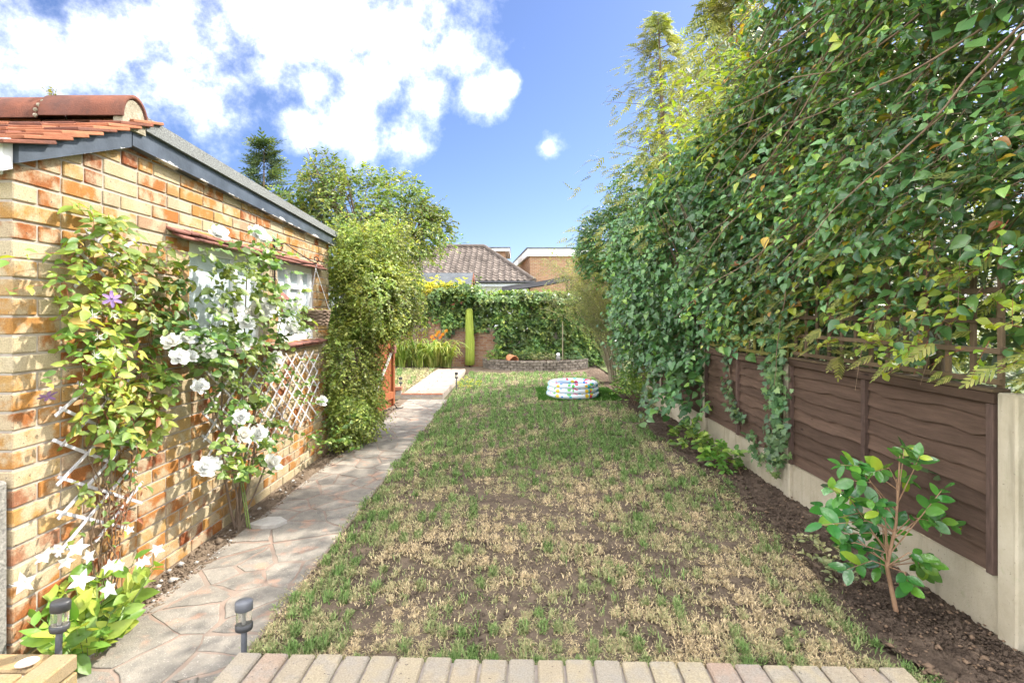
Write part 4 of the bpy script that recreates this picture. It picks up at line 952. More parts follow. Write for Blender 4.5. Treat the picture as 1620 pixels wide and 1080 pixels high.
# small leafy plant by the wall under the shrub
def bush(name, label, cat, c, rx, ry, h, n, nl, size, mat, tpl='oval', stem='twig', n_ind=0, seed=1, group=None, z0=.02, L=None, up=.8, parent=None, droop=.2):
    r = np.random.default_rng(seed); t = thing(name, label, cat, (c[0], c[1], z0), group) if parent is None else parent
    a = r.uniform(0, 6.283, n); q = np.sqrt(r.uniform(0, 1, n)); hh = r.uniform(.15, 1, n) * (1 - .45 * q ** 2)
    C = np.column_stack([c[0] + rx * q * np.cos(a), c[1] + ry * q * np.sin(a), z0 + h * hh]); D = np.column_stack([np.cos(a) * q, np.sin(a) * q, np.full(n, up)]) + r.normal(0, .35, (n, 3))
    P, N_, T, S_, ST = sprays(C, D, (L or h * .3), nl, size, droop, out=(0, -.35, 0), rng=r); P[:, 2] = np.maximum(P[:, 2], z0 + .01)
    leaves(t, tpl, mat, P, N_, T, S_, n_ind)
    k = max(6, n // 8); base = np.column_stack([c[0] + r.normal(0, rx * .12, k), c[1] + r.normal(0, ry * .12, k), np.full(k, z0 - .02)]); end = C[:k]; tt = np.linspace(0, 1, 5)[None, :, None]
    stems_mesh(t, base[:, None] * (1 - tt) + end[:, None] * tt + np.array([0, 0, h * .12]) * np.sin(tt * math.pi), max(.0025, h * .006), stem); return t
g = onground(512, 730)
bush('wall_shrub', 'small light green leafy shrub at the garage wall foot beside the big shrub', 'shrub', (g.x - .08, g.y + .15), .27, .42, .62, 75, 6, .052, 'leaf_rose', 'round', n_ind=60, seed=71)

# big climbing shrub at the end of the garage, arching over the gate
r = np.random.default_rng(64)
shr = thing('climbing_shrub', 'huge fine-leaved yellow-green shrub swallowing the far garage end and gate post', 'shrub', (-1.95, 6.4, 0))
def blob(n, c, rad, r, seed, rough=.22, shell=.55):
    d = unit(r.normal(size=(n, 3))); q = r.uniform(shell, 1, n) ** .6; k = 1 + rough * sn(d * 2.2, 1.6, seed, 3); return np.array(c) + d * np.array(rad) * (q * k)[:, None], d
parts = [((-1.80, 6.35, 1.85), (.46, .7, .66), 1500), ((-1.60, 6.6, 1.80), (.36, .5, .45), 600), ((-2.0, 6.2, .95), (.27, .55, .85), 1300), ((-2.15, 6.2, 2.25), (.42, .5, .34), 450), ((-1.74, 6.4, 2.40), (.40, .5, .33), 450), ((-1.98, 6.2, .42), (.24, .5, .42), 450)]
PP, NN, TT, SS, STT = [], [], [], [], []
for j, (c, rad, n) in enumerate(parts):
    n = int(n * 1.75)
    C, d = blob(n, c, rad, r, 100 + j, .42, .4); P, N_, T, S_, ST = sprays(C, d + np.array([0, 0, -.15]) + r.normal(0, .5, (n, 3)), r.uniform(.08, .19, n), 9, .036, .5, out=(.2, -.4, 0), rng=r)
    PP.append(P); NN.append(N_); TT.append(T); SS.append(S_); STT.append(ST)
PP, NN, TT, SS, STT = map(np.concatenate, (PP, NN, TT, SS, STT)); k = PP[:, 2] > .02
leaves(shr, 'small', 'leaf_shrub', PP[k], NN[k], TT[k], SS[k]); stems_mesh(shr, STT[::2], .0014, 'twig', 'twigs')
b = MB()
for i in range(12):
    L = wander(r, (-2.0 + r.normal(0, .06), 6.25 + r.normal(0, .15), 0), (r.normal(0, .1), r.normal(0, .15), 1), 11, .19, .13, (0, 0, .2)); b.tube(L, np.linspace(.022, .004, len(L)), 6)
b.build('trunk', 'bark', shr)
n = 300; q_ = [((-1.80, 6.35, 1.85), (.44, .7, .64)), ((-1.62, 6.6, 1.80), (.34, .5, .43)), ((-2.0, 6.2, .95), (.25, .5, .8))]; CC = [blob(n // 3, c, rd, r, 150 + i_, .3, .8) for i_, (c, rd) in enumerate(q_)]; C = np.concatenate([c[0] for c in CC]); D = np.concatenate([c[1] for c in CC]) + r.normal(0, .4, (len(C), 3)) + np.array([0, 0, .2]); P, N_, T, S_, ST = sprays(C, D, r.uniform(.2, .42, len(C)), 12, .03, .6, out=(.1, -.3, 0), rng=r); leaves(shr, 'small', 'leaf_shrub', P, N_, T, S_, rest='side_shoots'); stems_mesh(shr, ST, .0018, 'twig', 'side_twigs')
n = 140; C = np.column_stack([-1.75 + r.normal(0, .3, n), 6.4 + r.normal(0, .3, n), 2.42 + r.uniform(0, .2, n)]); D = np.column_stack([r.normal(.2, .5, n), r.normal(0, .5, n), np.ones(n)]); P, N_, T, S_, ST = sprays(C, D, r.uniform(.2, .45, n), 12, .026, .35, out=(0, -.3, 0), rng=r)
leaves(shr, 'small', 'leaf_shrub', P, N_, T, S_, rest='top_shoots'); stems_mesh(shr, ST, .0018, 'twig', 'top_twigs')

# ------------------------------------------------------------------ solar lamps
def solar(label, loc, h, mat_top, group, tilt=(0, 0)):
    t = thing('solar_light', label, 'garden light', loc, group); x, y, z = 0, 0, 0; r0 = .027
    def q(name, prof, mat, sx=1.25):
        b = MB(); b.lathe(prof, 20, (0, 0, 0), sx, 1); o = b.build(name, mat, t, loc=(0, 0, 0)); return o
    q('stake', [(.004, -.03), (.012, .0), (.012, h - .125)], 'grey_plastic', 1); q('collar', [(.012, h - .13), (.026, h - .125), (.028, h - .118), (.028, h - .10), (.024, h - .098)], 'black_plastic')
    q('lens', [(.024, h - .098), (.0245, h - .07), (.025, h - .042)], 'clear_plastic'); q('reflector', [(.006, h - .098), (.005, h - .06), (.012, h - .043)], 'steel')
    q('cap', [(.025, h - .042), (.028, h - .04), (.0285, h - .008), (.025, h - .001), (.0001, h)], mat_top); t.rotation_euler = (tilt[0], tilt[1], .3); return t
p = at(90, 1025, 2.11); solar('dark solar stake light standing among the bellflower leaves', (p.x, p.y, .035), .36, 'black_plastic', 'solar stake lights', (.03, .05))
p = at(386, 1025, 2.16); solar('grey solar stake light beside the patio edging bricks', (p.x, p.y, .02), .345, 'grey_plastic', 'solar stake lights')
p = onground(640, 612, .085); solar('small solar stake light on the raised grass by the gate', (-2.25, 9.9, .085), .26, 'black_plastic', 'solar stake lights')
p = onground(722, 616); solar('small solar stake light at the right edge of the raised path', (p.x, p.y, 0), .36, 'black_plastic', 'solar stake lights')
bush('edge_weed', 'small yellowish weed tuft beside the far path edge', 'weed', (p.x + .25, p.y + .1), .22, .16, .22, 30, 5, .05, 'leaf_yellow', 'narrow', n_ind=0, seed=72)

# ------------------------------------------------------------------ gate
t = thing('garden_gate', 'reddish brown boarded wooden gate standing open beyond the shrub', 'gate', (-2.10, 8.0, 0))
A = Vector((-2.17, 7.58, 0)); B = Vector((-2.035, 8.42, 0)); d = (B - A).normalized(); nrm = Vector((d.y, -d.x, 0)); Lg = (B - A).length; nb = 8
for i in range(nb):
    p0 = A + d * (Lg * i / nb + .003); p1 = A + d * (Lg * (i + 1) / nb - .003); b = MB(); z1 = 1.48
    b.hexa([p0 + Vector((0, 0, .06)), p1 + Vector((0, 0, .06)), p1 + nrm * -.018 + Vector((0, 0, .06)), p0 + nrm * -.018 + Vector((0, 0, .06)), p0 + Vector((0, 0, z1)), p1 + Vector((0, 0, z1)), p1 + nrm * -.018 + Vector((0, 0, z1)), p0 + nrm * -.018 + Vector((0, 0, z1))]); b.build('board', 'gate_wood', t)
def gbar(name, u0, z0, u1, z1, w, mat='gate_wood', off=.013): b = MB(); b.bar(A + d * u0 + nrm * off + Vector((0, 0, z0)), A + d * u1 + nrm * off + Vector((0, 0, z1)), w, .026, up=nrm); b.build(name, mat, t)
gbar('ledge', .01, .25, Lg - .01, .25, .11); gbar('ledge', .01, 1.28, Lg - .01, 1.28, .11)
gbar('brace', .05, .36, Lg - .12, 1.0, .035, 'grey_wood', .04); gbar('stile', Lg - .035, .07, Lg - .035, 1.475, .06, off=.0155)
b = MB(); q = A + d * (Lg - .13) + nrm * .05; b.box(q.x - .03, q.x + .04, q.y - .07, q.y + .07, .93, 1.06, .012); b.build('latch_box', 'brown_tile', t)
b = MB(); q = A + d * (Lg - .05) + nrm * .03; b.tube([q + Vector((0, 0, .10)), q + Vector((.06, .0, .02)), q + Vector((.14, .06, .03))], .008); b.tube([q + Vector((0, -.06, .03)), q + Vector((.08, .08, .02))], .008); b.build('drop_bolt', 'iron', t)
# low red brick wall by the step
t = thing('stub_wall', 'stub of red brick wall two courses high beside the step', 'brick wall', (-2.6, 9.5, 0))
b = MB(); b.box(-3.4, -2.15, 9.46, 9.58, -.02, .13); b.build('core', 'mortar_dark', t)
for kz in range(3):
    for i in range(6): piece('brick', t, (.215, .115, .065), (-2.245 - i * .226 - (.1 if kz % 2 else 0), 9.515, .03 + kz * .076), 'red_brick' if kz else 'edging_brick', .006)

# ================================================================== FENCE
FX = 2.37; POSTS = [2.41, 4.38, 6.30, 8.20, 10.1]; HTS = [1.20, 1.15, 1.52, 1.5, 1.15]
fen = thing('garden_fence', 'brown waney-edge fence with concrete posts and gravel boards along the soil bed', 'fence', (FX, 2.45, 0))
for i, (y, h) in enumerate(zip(POSTS, HTS)):
    b = MB(); b.box(FX - .05, FX + .045, y - .05, y + .05, -.05, h, .008); b.build('post', 'concrete', fen)
r = np.random.default_rng(81)
for i in range(4):
    a, c = POSTS[i] + .056, POSTS[i + 1] - .056; top = 1.19 if i == 0 else 1.15
    b = MB(); b.box(FX - .022, FX + .022, a, c, -.05, .30, .006); b.build('gravel_board', 'concrete', fen)
    t = bpy.data.objects.new('panel', None); link(t, fen); t.location = (0, 0, 0); t.matrix_parent_inverse = Matrix.Translation(fen.location).inverted()
    nbd = 9; dz = (top - .34) / nbd; dzt = .05 if i == 0 else 0
    def tilt(y): return 0
    for k in range(nbd):
        m = 30; ys = np.linspace(a + .004, c - .004, m); z0 = .315 + k * dz; w = .006 * np.sin(ys * r.uniform(4, 9) + r.uniform(0, 6)) + .0045 * np.sin(ys * r.uniform(11, 19) + r.uniform(0, 6)) + r.normal(0, .0015, m)
        for kn in range(2):
            yk = r.uniform(a, c); w -= r.uniform(.006, .02) * np.exp(-((ys - yk) / .05) ** 2)
        if k == 0: w *= .2
        lo = z0 + w; hi = np.full(m, z0 + dz + .030); xl = FX - .020 - .020; V = []; th = .011
        for q in range(m): V += [(xl, ys[q], lo[q]), (xl + th, ys[q], lo[q]), (xl + .026 + th, ys[q], hi[q]), (xl + .026, ys[q], hi[q])]
        fs = []
        for q in range(m - 1):
            for j in range(4): fs.append((q * 4 + j, q * 4 + (j + 1) % 4, (q + 1) * 4 + (j + 1) % 4, (q + 1) * 4 + j))
        fs += [(3, 2, 1, 0), ((m - 1) * 4, (m - 1) * 4 + 1, (m - 1) * 4 + 2, (m - 1) * 4 + 3)]
        b = MB(); b.add(V, fs); b.build('board', 'dark_wood', t)
    for yb in (a + .02, (a + c) / 2, c - .02): b = MB(); b.box(FX - .062, FX - .030, yb - .019, yb + .019, .31, top - .05, .003); b.build('batten', 'post_wood', t)
    b = MB(); b.box(FX - .060, FX - .01, a + .002, c - .002, top - .048, top + .004, .004); b.build('top_rail', 'dark_wood', t)
    b = MB(); b.box(FX - .066, FX + .03, a, c, top + .006, top + .024, .004); b.build('capping', 'trellis_wood', t)
    # trellis on top
    if i < 3:
        tl = ['brown square trellis on the fence panel behind the camellia, mostly overgrown', 'olive square trellis on the fence between ivy column and slim post', 'brown square trellis hidden in the hanging vine'][i]
        t = thing('trellis_panel', tl, 'trellis', (FX, (a + c) / 2, top), 'square trellis panels on the fence'); mt = 'trellis_olive' if i == 1 else 'trellis_wood'; z0 = top + .026; z1 = z0 + .62
        for yv in np.arange(a + .02, c, .152): b = MB(); b.box(FX - .010, FX + .008, yv - .014, yv + .014, z0, z1, .002); b.build('slat', mt, t)
        for zv in np.arange(z0 + .03, z1, .15): b = MB(); b.box(FX - .028, FX - .0105, a, c, zv - .014, zv + .014, .002); b.build('slat', mt, t)

# ================================================================== HEDGE OF CLIMBERS ON THE FENCE
def hedge(t, yr, zr, xf, n, nl, size, L, D0, mat, tpl, n_ind, seed, depth=.5, zlow=None, jitD=.5, out=(-.75, -.25, .25), upw=.55, stem='twig', droop=.35, keep=None, ztop=None, keepleaf=None):
    r = np.random.default_rng(seed); y = r.uniform(*yr, n); z = r.uniform(*zr, n); dep = np.abs(r.exponential(depth * .45, n)); dep = np.minimum(dep, depth * 2)
    yz = np.column_stack([y, z]); x = xf(y, z) + .16 * sn(yz, 3.4, seed + 1, 3) + dep; k = np.ones(n, bool)
    if zlow is not None: k &= z > zlow(y, x) + r.normal(0, .05, n)
    if ztop is not None: k &= z < ztop(y, x) + .2 * sn(yz, 4, seed + 2) + r.normal(0, .07, n)
    k &= sn(np.column_stack([x, y, z]), 5.0, seed + 3, 2) > -.36
    if keep is not None: k &= keep(x, y, z)
    C = np.column_stack([x, y, z])[k]; D = np.array(D0) + r.normal(0, jitD, (len(C), 3))
    P, N_, T, S_, ST = sprays(C, D, L * r.uniform(.6, 1.3, len(C)), nl, size, droop, out=out, upw=upw, rng=r)
    if keepleaf is not None:
        kk = keepleaf(P); P, N_, T, S_ = P[kk], N_[kk], T[kk], S_[kk]
    stems_mesh(t, ST, .0022, stem, 'shoots')
    vis = (S_ / np.linalg.norm(P - np.array([0, 0, EYE]), axis=1)) * np.exp(-np.maximum(0, P[:, 0] - xf(P[:, 1], P[:, 2])) * 3)
    ok = P[:, 1] > 1.9; vis = np.where(ok & (np.abs(P[:, 0]) < P[:, 1] * .97) & (P[:, 2] - EYE < P[:, 1] * .6), vis, vis * .01)
    leaves(t, tpl, mat, P, N_, T, S_, n_ind, score=vis)
    return t
def limbs(t, pts, rad, mat='bark', name='branch', n=7): b = MB(); b.tube(pts, rad, n); return b.build(name, mat, t)
# near bramble and vine tangle
va = thing('bramble_hedge', 'tall wall of blue-green bramble and vine leaves above the near brown fence', 'hedge', (2.6, 3.4, 0))
xfA = lambda y, z: 2.30 - .10 * np.clip((z - 1.6) / .8, 0, 1) + .09 * np.maximum(z - 2.2, 0) - .05 * (y - 3)
low = lambda y, x: 1.54 + .10 * np.sin(y * 4.1) + .12 * np.sin(y * 1.9 + 1)
topA = lambda y, x: 5.3 - 1.25 * np.maximum(y - 4.5, 0)
hedge(va, (1.0, 5.6), (1.25, 5.3), xfA, 4300, 6, .067, .32, (-.45, .35, -.25), 'leaf_bramble', 'bramble', 300, 201, .5, low, ztop=topA, keepleaf=lambda P: (P[:, 2] > 1.30) | (P[:, 1] > 4.1))
hedge(va, (1.0, 5.6), (1.9, 5.3), lambda y, z: xfA(y, z) + .35, 2000, 6, .085, .32, (-.45, .2, -.2), 'leaf_bramble', 'wide', 0, 202, .8, low, ztop=topA)
r = np.random.default_rng(203)
for i in range(34):
    y = r.uniform(1.9, 5.2); L = wander(r, (2.55, y - .8, r.uniform(2.2, 4.6)), (-.25, .8, -.45), 12, .14, .16, (-.01, .03, -.06)); limbs(va, L - np.array([.12, 0, 0]), np.linspace(.0075, .002, 13), 'twig', 'runner', 5)
# fresh trailing shoots with bright leaves low on the near end
n = 60; C = np.column_stack([r.uniform(2.12, 2.3, n), r.uniform(2.15, 3.5, n), r.uniform(1.35, 2.0, n)]); P, N_, T, S_, ST = sprays(C, np.array([-.3, .2, -.25]) + r.normal(0, .5, (n, 3)), .16, 5, .048, .3, out=(-.8, -.3, .2), rng=r)
leaves(va, 'round', 'leaf_fresh', P, N_, T, S_, 0, rest='fresh_leaves'); stems_mesh(va, ST, .0015, 'red_stem', 'fresh_shoots')
# golden conifer sprays poking through low down
n = 240; C = np.column_stack([r.uniform(2.15, 2.45, n), r.uniform(1.9, 5.4, n), r.uniform(1.25, 2.3, n)]); D = np.array([-.7, .3, -.35]) + r.normal(0, .3, (n, 3))
cg = thing('conifer_hedge', 'golden green conifer hedge pushing its sprays through the near trellis', 'hedge', (2.9, 3.5, .05))
leaves(cg, 'frond', 'needle_gold', C, unit(np.array([-.3, -.1, .9]) + r.normal(0, .3, (n, 3))), D, r.uniform(.10, .2, n))
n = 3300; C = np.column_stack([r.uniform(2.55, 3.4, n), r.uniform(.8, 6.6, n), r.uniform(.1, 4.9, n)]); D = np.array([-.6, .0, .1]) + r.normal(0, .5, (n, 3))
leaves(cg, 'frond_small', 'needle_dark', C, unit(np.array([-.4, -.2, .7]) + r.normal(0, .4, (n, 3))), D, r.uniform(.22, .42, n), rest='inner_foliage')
for i in range(5): limbs(cg, [(3.05 + r.normal(0, .1), 1.4 + i * 1.15, .03), (3.05, 1.45 + i * 1.15, 2.2), (3.0, 1.4 + i * 1.15, 4.2)], [.07, .05, .015], name='trunk')

# middle climber with heart-shaped leaves bulging over the lawn
vb = thing('overhanging_vine', 'dense climber with heart-shaped dark leaves bulging over the fence toward the lawn', 'climbing plant', (2.3, 7.0, 0))
def xfB(y, z):
    g = np.clip((y - 4.8) / 2.6, 0, 1); return 2.35 - g * .62 * np.clip(1.25 - np.abs(z - 2.35) / 2.0, .12, 1.0) + .14 * np.maximum(z - 3.0, 0)
lowB = lambda y, x: np.where(y < 6.1, 1.66 - .25 * np.sin((y - 4.8) * 2.2), np.where(y < 7.6, .72 + .9 * np.clip((2.05 - x) / .8, 0, 1), .9 + .9 * np.clip((2.1 - x) / .9, 0, 1)))
topB = lambda y, x: 4.35 - .36 * np.maximum(y - 5.0, 0) + .12 * np.maximum(y - 7.5, 0)
hedge(vb, (4.9, 9.1), (.55, 4.6), xfB, 4100, 6, .079, .32, (-.6, -.25, -.25), 'leaf_vine', 'heart_fine', 300, 211, .45, lowB, out=(-.55, -.55, .3), ztop=topB)
hedge(vb, (4.9, 9.1), (1.2, 4.4), lambda y, z: xfB(y, z) + .4, 2000, 6, .095, .30, (-.5, -.2, -.1), 'leaf_vine', 'wide', 0, 212, .8, lambda y, x: 1.2 + 0 * y, ztop=topB)
# hanging tail of leaves over the posts
r = np.random.default_rng(213); n = 60; t_ = r.uniform(0, 1, n); C = np.column_stack([2.10 + .14 * r.normal(size=n) - .12 * t_, 6.55 + .36 * r.normal(size=n), 1.35 - .95 * t_]); P, N_, T, S_, ST = sprays(C, np.array([-.5, -.4, -.6]) + r.normal(0, .35, (n, 3)), .2, 5, .085, .4, out=(-.5, -.6, .3), rng=r)
leaves(vb, 'heart', 'leaf_vine', P, N_, T, S_, 0, rest='hanging_leaves'); stems_mesh(vb, ST, .002, 'twig', 'hanging_shoots')
for i in range(9): y = r.uniform(5.2, 9); limbs(vb, [(2.5, y, .1), (2.4, y + .1, 1.3), (2.1, y + .1, 2.3), (1.75, y - .1, 2.9)], [.02, .016, .010, .004], 'bark', 'stem', 6)
# tall arching shoots at the top of the hedge with larger leaves
n = 150; C = np.column_stack([r.uniform(1.9, 2.9, n), r.uniform(4.7, 7.0, n), r.uniform(3.2, 4.4, n)]); P, N_, T, S_, ST = sprays(C, np.array([-.6, -.2, .15]) + r.normal(0, .35, (n, 3)), .42, 8, .11, .3, out=(-.4, -.5, .4), rng=r)
leaves(va, 'narrow', 'leaf_fresh', P, N_, T, S_, 0, rest='arching_leaves'); stems_mesh(va, ST, .003, 'twig', 'arching_shoots')

# far dark evergreen climber
vc = thing('evergreen_mass', 'dark evergreen climber mass rising beyond the overhanging vine', 'hedge', (2.4, 10.4, 0))
r = np.random.default_rng(221); PP = []
for j, (c, rad, n) in enumerate([((2.25, 10.2, 3.0), (.75, .9, .85), 900), ((1.75, 10.5, 3.0), (.50, .7, .55), 450), ((2.85, 10.0, 1.3), (.45, .9, 1.3), 500), ((2.8, 10.5, 3.9), (.85, 1.1, .9), 650), ((2.55, 10.1, .8), (.42, .7, .8), 420)]):
    C, d = blob(n, c, rad, r, 230 + j, .3, .5); PP.append(sprays(C, d + r.normal(0, .5, (n, 3)), .26, 7, .07, .4, out=(-.3, -.5, .2), rng=r))
P, N_, T, S_, ST = [np.concatenate(q) for q in zip(*PP)]; leaves(vc, 'small', 'leaf_vine', P, N_, T, S_ * 1.1); stems_mesh(vc, ST, .0022, 'twig', 'shoots')
for i in range(4): limbs(vc, [(2.6 + .1 * i, 10.2 + .2 * i, .0), (2.4, 10.3, 1.5), (1.9 + .2 * i, 10.4, 3.0)], [.05, .035, .01], name='trunk')

# golden conifers behind the fence
def conifer(label, base, h, r0, n, seed, mat, frond, lean=(0, 0), sparse_top=.35, name='conifer_tree', droop=-.25, zb=.12, irr=.3):
    r = np.random.default_rng(seed); t = thing(name, label, 'tree', base)
    b0 = np.array(base, float); top = b0 + np.array([lean[0], lean[1], h]); b = MB(); b.tube([Vector(b0 * (1 - q) + top * q) for q in np.linspace(0, 1, 9)], np.linspace(h * .018, .006, 9), 8); b.build('trunk', 'bark', t)
    u = zb + (1 - zb) * r.uniform(0, 1, n) ** 1.25; a = r.uniform(0, 6.283, n); R_ = r0 * (1 - u) ** .75 * r.uniform(.25, 1.05, n) * (1 + irr * sn(np.column_stack([np.cos(a), np.sin(a), u * 6]), 2.4, seed + 1)) + .05
    ax = b0 * (1 - u[:, None]) + top * u[:, None]; C = ax + np.column_stack([np.cos(a) * R_, np.sin(a) * R_, .18 * R_]); D = np.column_stack([np.cos(a), np.sin(a), np.full(n, droop)]) + r.normal(0, .3, (n, 3))
    leaves(t, 'frond_small', mat, C, unit(np.array([0, -.3, .9]) + r.normal(0, .35, (n, 3))), D, frond * r.uniform(.6, 1.3, n))
    k = n // 14; idx = r.choice(n, k, False); tt = np.linspace(0, 1, 5)[None, :, None]; stems_mesh(t, ax[idx][:, None] * (1 - tt) + C[idx][:, None] * tt, .008, 'bark', 'branches'); return t
conifer('feathery golden conifer with a thin leaning top above the vine', (3.0, 9.7, 0), 7.3, 2.0, 2500, 301, 'needle_gold', .25, (-.3, 0), zb=.25, droop=-.35, irr=.75)
conifer('golden conifer with drooping sprays behind the bramble wall', (3.35, 7.4, 0), 6.5, 2.0, 2800, 302, 'needle_gold', .26, (-.25, 0), droop=-.7, zb=.22, irr=.75)
conifer('dense golden conifer close behind the near brown fence', (4.1, 5.2, 0), 5.7, 1.4, 1300, 303, 'needle_gold', .38, (-.3, .2), droop=-.5, zb=.2)

# ivy columns hanging on the fence
def ivy(label, pts, wd, n, size, seed, n_ind, X=FX - .07):
    r = np.random.default_rng(seed); t = thing('ivy', label, 'ivy', tuple(pts[-1])); pts = [np.array(p, float) for p in pts]; seg = r.integers(0, len(pts) - 1, n); u = r.uniform(0, 1, n)[:, None]
    Pc = np.array([pts[s] for s in seg]) * (1 - u) + np.array([pts[s + 1] for s in seg]) * u
    C = Pc + np.column_stack([-np.abs(r.normal(0, .035, n)), r.normal(0, wd, n), r.normal(0, .03, n)]); T = np.array([-.35, -.1, -.85]) + r.normal(0, .45, (n, 3)); N_ = unit(np.array([-.8, -.3, .35]) + r.normal(0, .35, (n, 3)))
    leaves(t, 'ivy', 'leaf_ivy', C, N_, T, size * r.uniform(.55, 1.25, n), n_ind)
    b = MB(); 
    for q in range(3): b.tube([Vector(p + np.array([.01, r.normal(0, wd * .4), 0])) for p in pts], .004, 5)
    b.build('stem', 'twig', t)
yI = 4.42
ivy('thick column of dark ivy hanging down over the hidden fence post', [(FX - .07, yI, 1.75), (FX - .08, yI + .06, 1.3), (FX - .08, yI, .8), (FX - .07, yI + .05, .22)], .085, 620, .062, 401, 260)
ivy('thin trailing ivy strand on the panel below the olive trellis', [(FX - .07, 5.05, 1.5), (FX - .07, 5.55, 1.15), (FX - .07, 5.5, .8), (FX - .07, 5.3, .55), (FX - .07, 5.15, .52)], .03, 150, .055, 402, 100)
ivy('short ivy sprig on the gravel board beside the ivy column', [(FX - .06, 4.95, .42), (FX - .06, 4.9, .26), (FX - .06, 4.7, .2)], .025, 50, .05, 403, 30)

# camellia
r = np.random.default_rng(91)
cb = onground(1420, 972); cam_t = thing('camellia', 'young camellia with glossy round leaves in the soil by the near fence', 'shrub', (cb.x, cb.y, 0))
main = [Vector((cb.x, cb.y, -.02)), Vector((cb.x - .035, cb.y + .03, .24)), Vector((cb.x + .03, cb.y + .05, .46)), Vector((cb.x + .05, cb.y + .05, .82))]
limbs(cam_t, main, [.013, .0105, .007, .003], 'camellia_stem', 'stem', 8)
tips = [(1200, 790), (1330, 735), (1330, 860), (1375, 790), (1455, 720), (1420, 820), (1490, 775), (1470, 890), (1400, 860), (1530, 835), (1300, 800), (1350, 760), (1360, 820), (1320, 820), (1440, 930), (1500, 900), (1390, 900), (1590, 905), (1430, 710), (1340, 900), (1385, 745), (1310, 770), (1480, 825), (1365, 865), (1345, 800), (1390, 810), (1325, 845), (1300, 830), (1405, 880), (1355, 740), (1440, 760), (1335, 780), (1375, 840)]
LP, LN, LT, LS = [], [], [], []
for i, (px, py) in enumerate(tips):
    if px < 1290: continue
    y = cb.y + .05 + r.uniform(-.22, .16); e = at(px, py, y); e.x = min(e.x, FX - .09); t0 = r.uniform(.0, 1.0); s = main[1].lerp(main[2], t0) if py > 760 else main[2].lerp(main[3], r.uniform(0, .6))
    if py > 880: s = main[1]
    mid = s.lerp(e, .5) + Vector((r.normal(0, .03), r.normal(0, .03), .06 + r.normal(0, .03))); limbs(cam_t, [s, mid, e], [.0034, .0026, .0016], 'camellia_stem', 'twig', 6)
    d = np.array((e - mid).normalized()); m = int(r.integers(6, 10))
    for k in range(m):
        q = .05 + .95 * (k + .5) / m; p = np.array(mid.lerp(e, min(1, q * 1.05))); a = k * 2.4 + r.uniform(-.4, .4); sd = unit(np.cross(d, [0, 0, 1.])); u_ = np.cross(sd, d)
        tipd = unit(d * .55 + sd * math.cos(a) * .9 + u_ * math.sin(a) * .7); LP.append(p); LT.append(tipd); LN.append(unit(np.array([-.3, -.45, .8]) + r.normal(0, .3, 3))); LS.append(r.uniform(.06, .105))
leaves(cam_t, 'camellia_fine', 'leaf_camellia', np.array(LP), np.array(LN), np.array(LT), np.array(LS), 300)

# low plants along the fence foot
def gp(px, py): v = onground(px, py); return (v.x, v.y)
bush('hellebore', 'low bright green leafy plant in the soil near the ivy column', 'plant', gp(1140, 742), .13, .16, .24, 34, 6, .075, 'leaf_low', 'oval', n_ind=80, seed=501, group='low plants along the fence')
bush('hellebore', 'low green leafy plant by the slim concrete post, larger of the pair', 'plant', gp(1092, 712), .14, .24, .28, 40, 6, .07, 'leaf_low', 'oval', n_ind=60, seed=502, group='low plants along the fence')
bush('variegated_euonymus', 'pale variegated ground-hugging plant below the hanging vine', 'plant', gp(1040, 658), .16, .22, .14, 36, 5, .04, 'leaf_variegated', 'oval', seed=503)
bush('variegated_creeper', 'straggly variegated creeper at the camellia foot', 'plant', (1.93, 3.15), .13, .30, .12, 40, 5, .032, 'leaf_variegated', 'oval', seed=504)
bush('dark_low_shrub', 'rounded dark green low shrub beside the pool mat', 'shrub', gp(1008, 640), .34, .62, .62, 190, 7, .055, 'leaf_low', 'oval', seed=505)
bush('seedling', 'tiny green seedling in the soil between ivy column and leafy plants', 'plant', gp(1172, 752), .04, .05, .09, 8, 4, .035, 'leaf_low', 'oval', seed=506)

# arching twiggy shrub at the end of the lawn
r = np.random.default_rng(92)
AX, AY = 2.3, 11.7
ar = thing('arching_shrub', 'tall olive twiggy shrub arching over the raised stone bed', 'shrub', (AX, AY, 0))
n = 90; lines = []; P_ = []
for i in range(n):
    a = r.uniform(0, 6.283); sp = r.uniform(.25, 1.05) * np.array([np.cos(a) * 1.0 - .72, np.sin(a) * .9 - .1]); h = r.uniform(1.9, 3.3); tt = np.linspace(0, 1, 10)
    x = AX + .16 * np.cos(a) + sp[0] * tt ** 1.7; y = AY + .16 * np.sin(a) + sp[1] * tt ** 1.7; z = h * (tt * 1.25 - .35 * tt ** 2.6); lines.append(np.column_stack([x, y, z]))
lines = np.array(lines); stems_mesh(ar, lines, .011, 'pale_twig', 'canes', .25)
m = 4600; li = r.integers(0, n, m); u = r.uniform(.38, 1, m) ; f = u * 9; i0 = np.minimum(f.astype(int), 8); fr = (f - i0)[:, None]; C = lines[li, i0] * (1 - fr) + lines[li, i0 + 1] * fr
P, N_, T, S_, ST = sprays(C, r.normal(0, .7, (m, 3)) + np.array([0, 0, .2]), .22, 6, .045, .4, rng=r, out=(-.2, -.4, 0)); leaves(ar, 'sliver', 'leaf_olive', P, N_, T, S_); stems_mesh(ar, ST[::2], .0024, 'pale_twig', 'twigs')

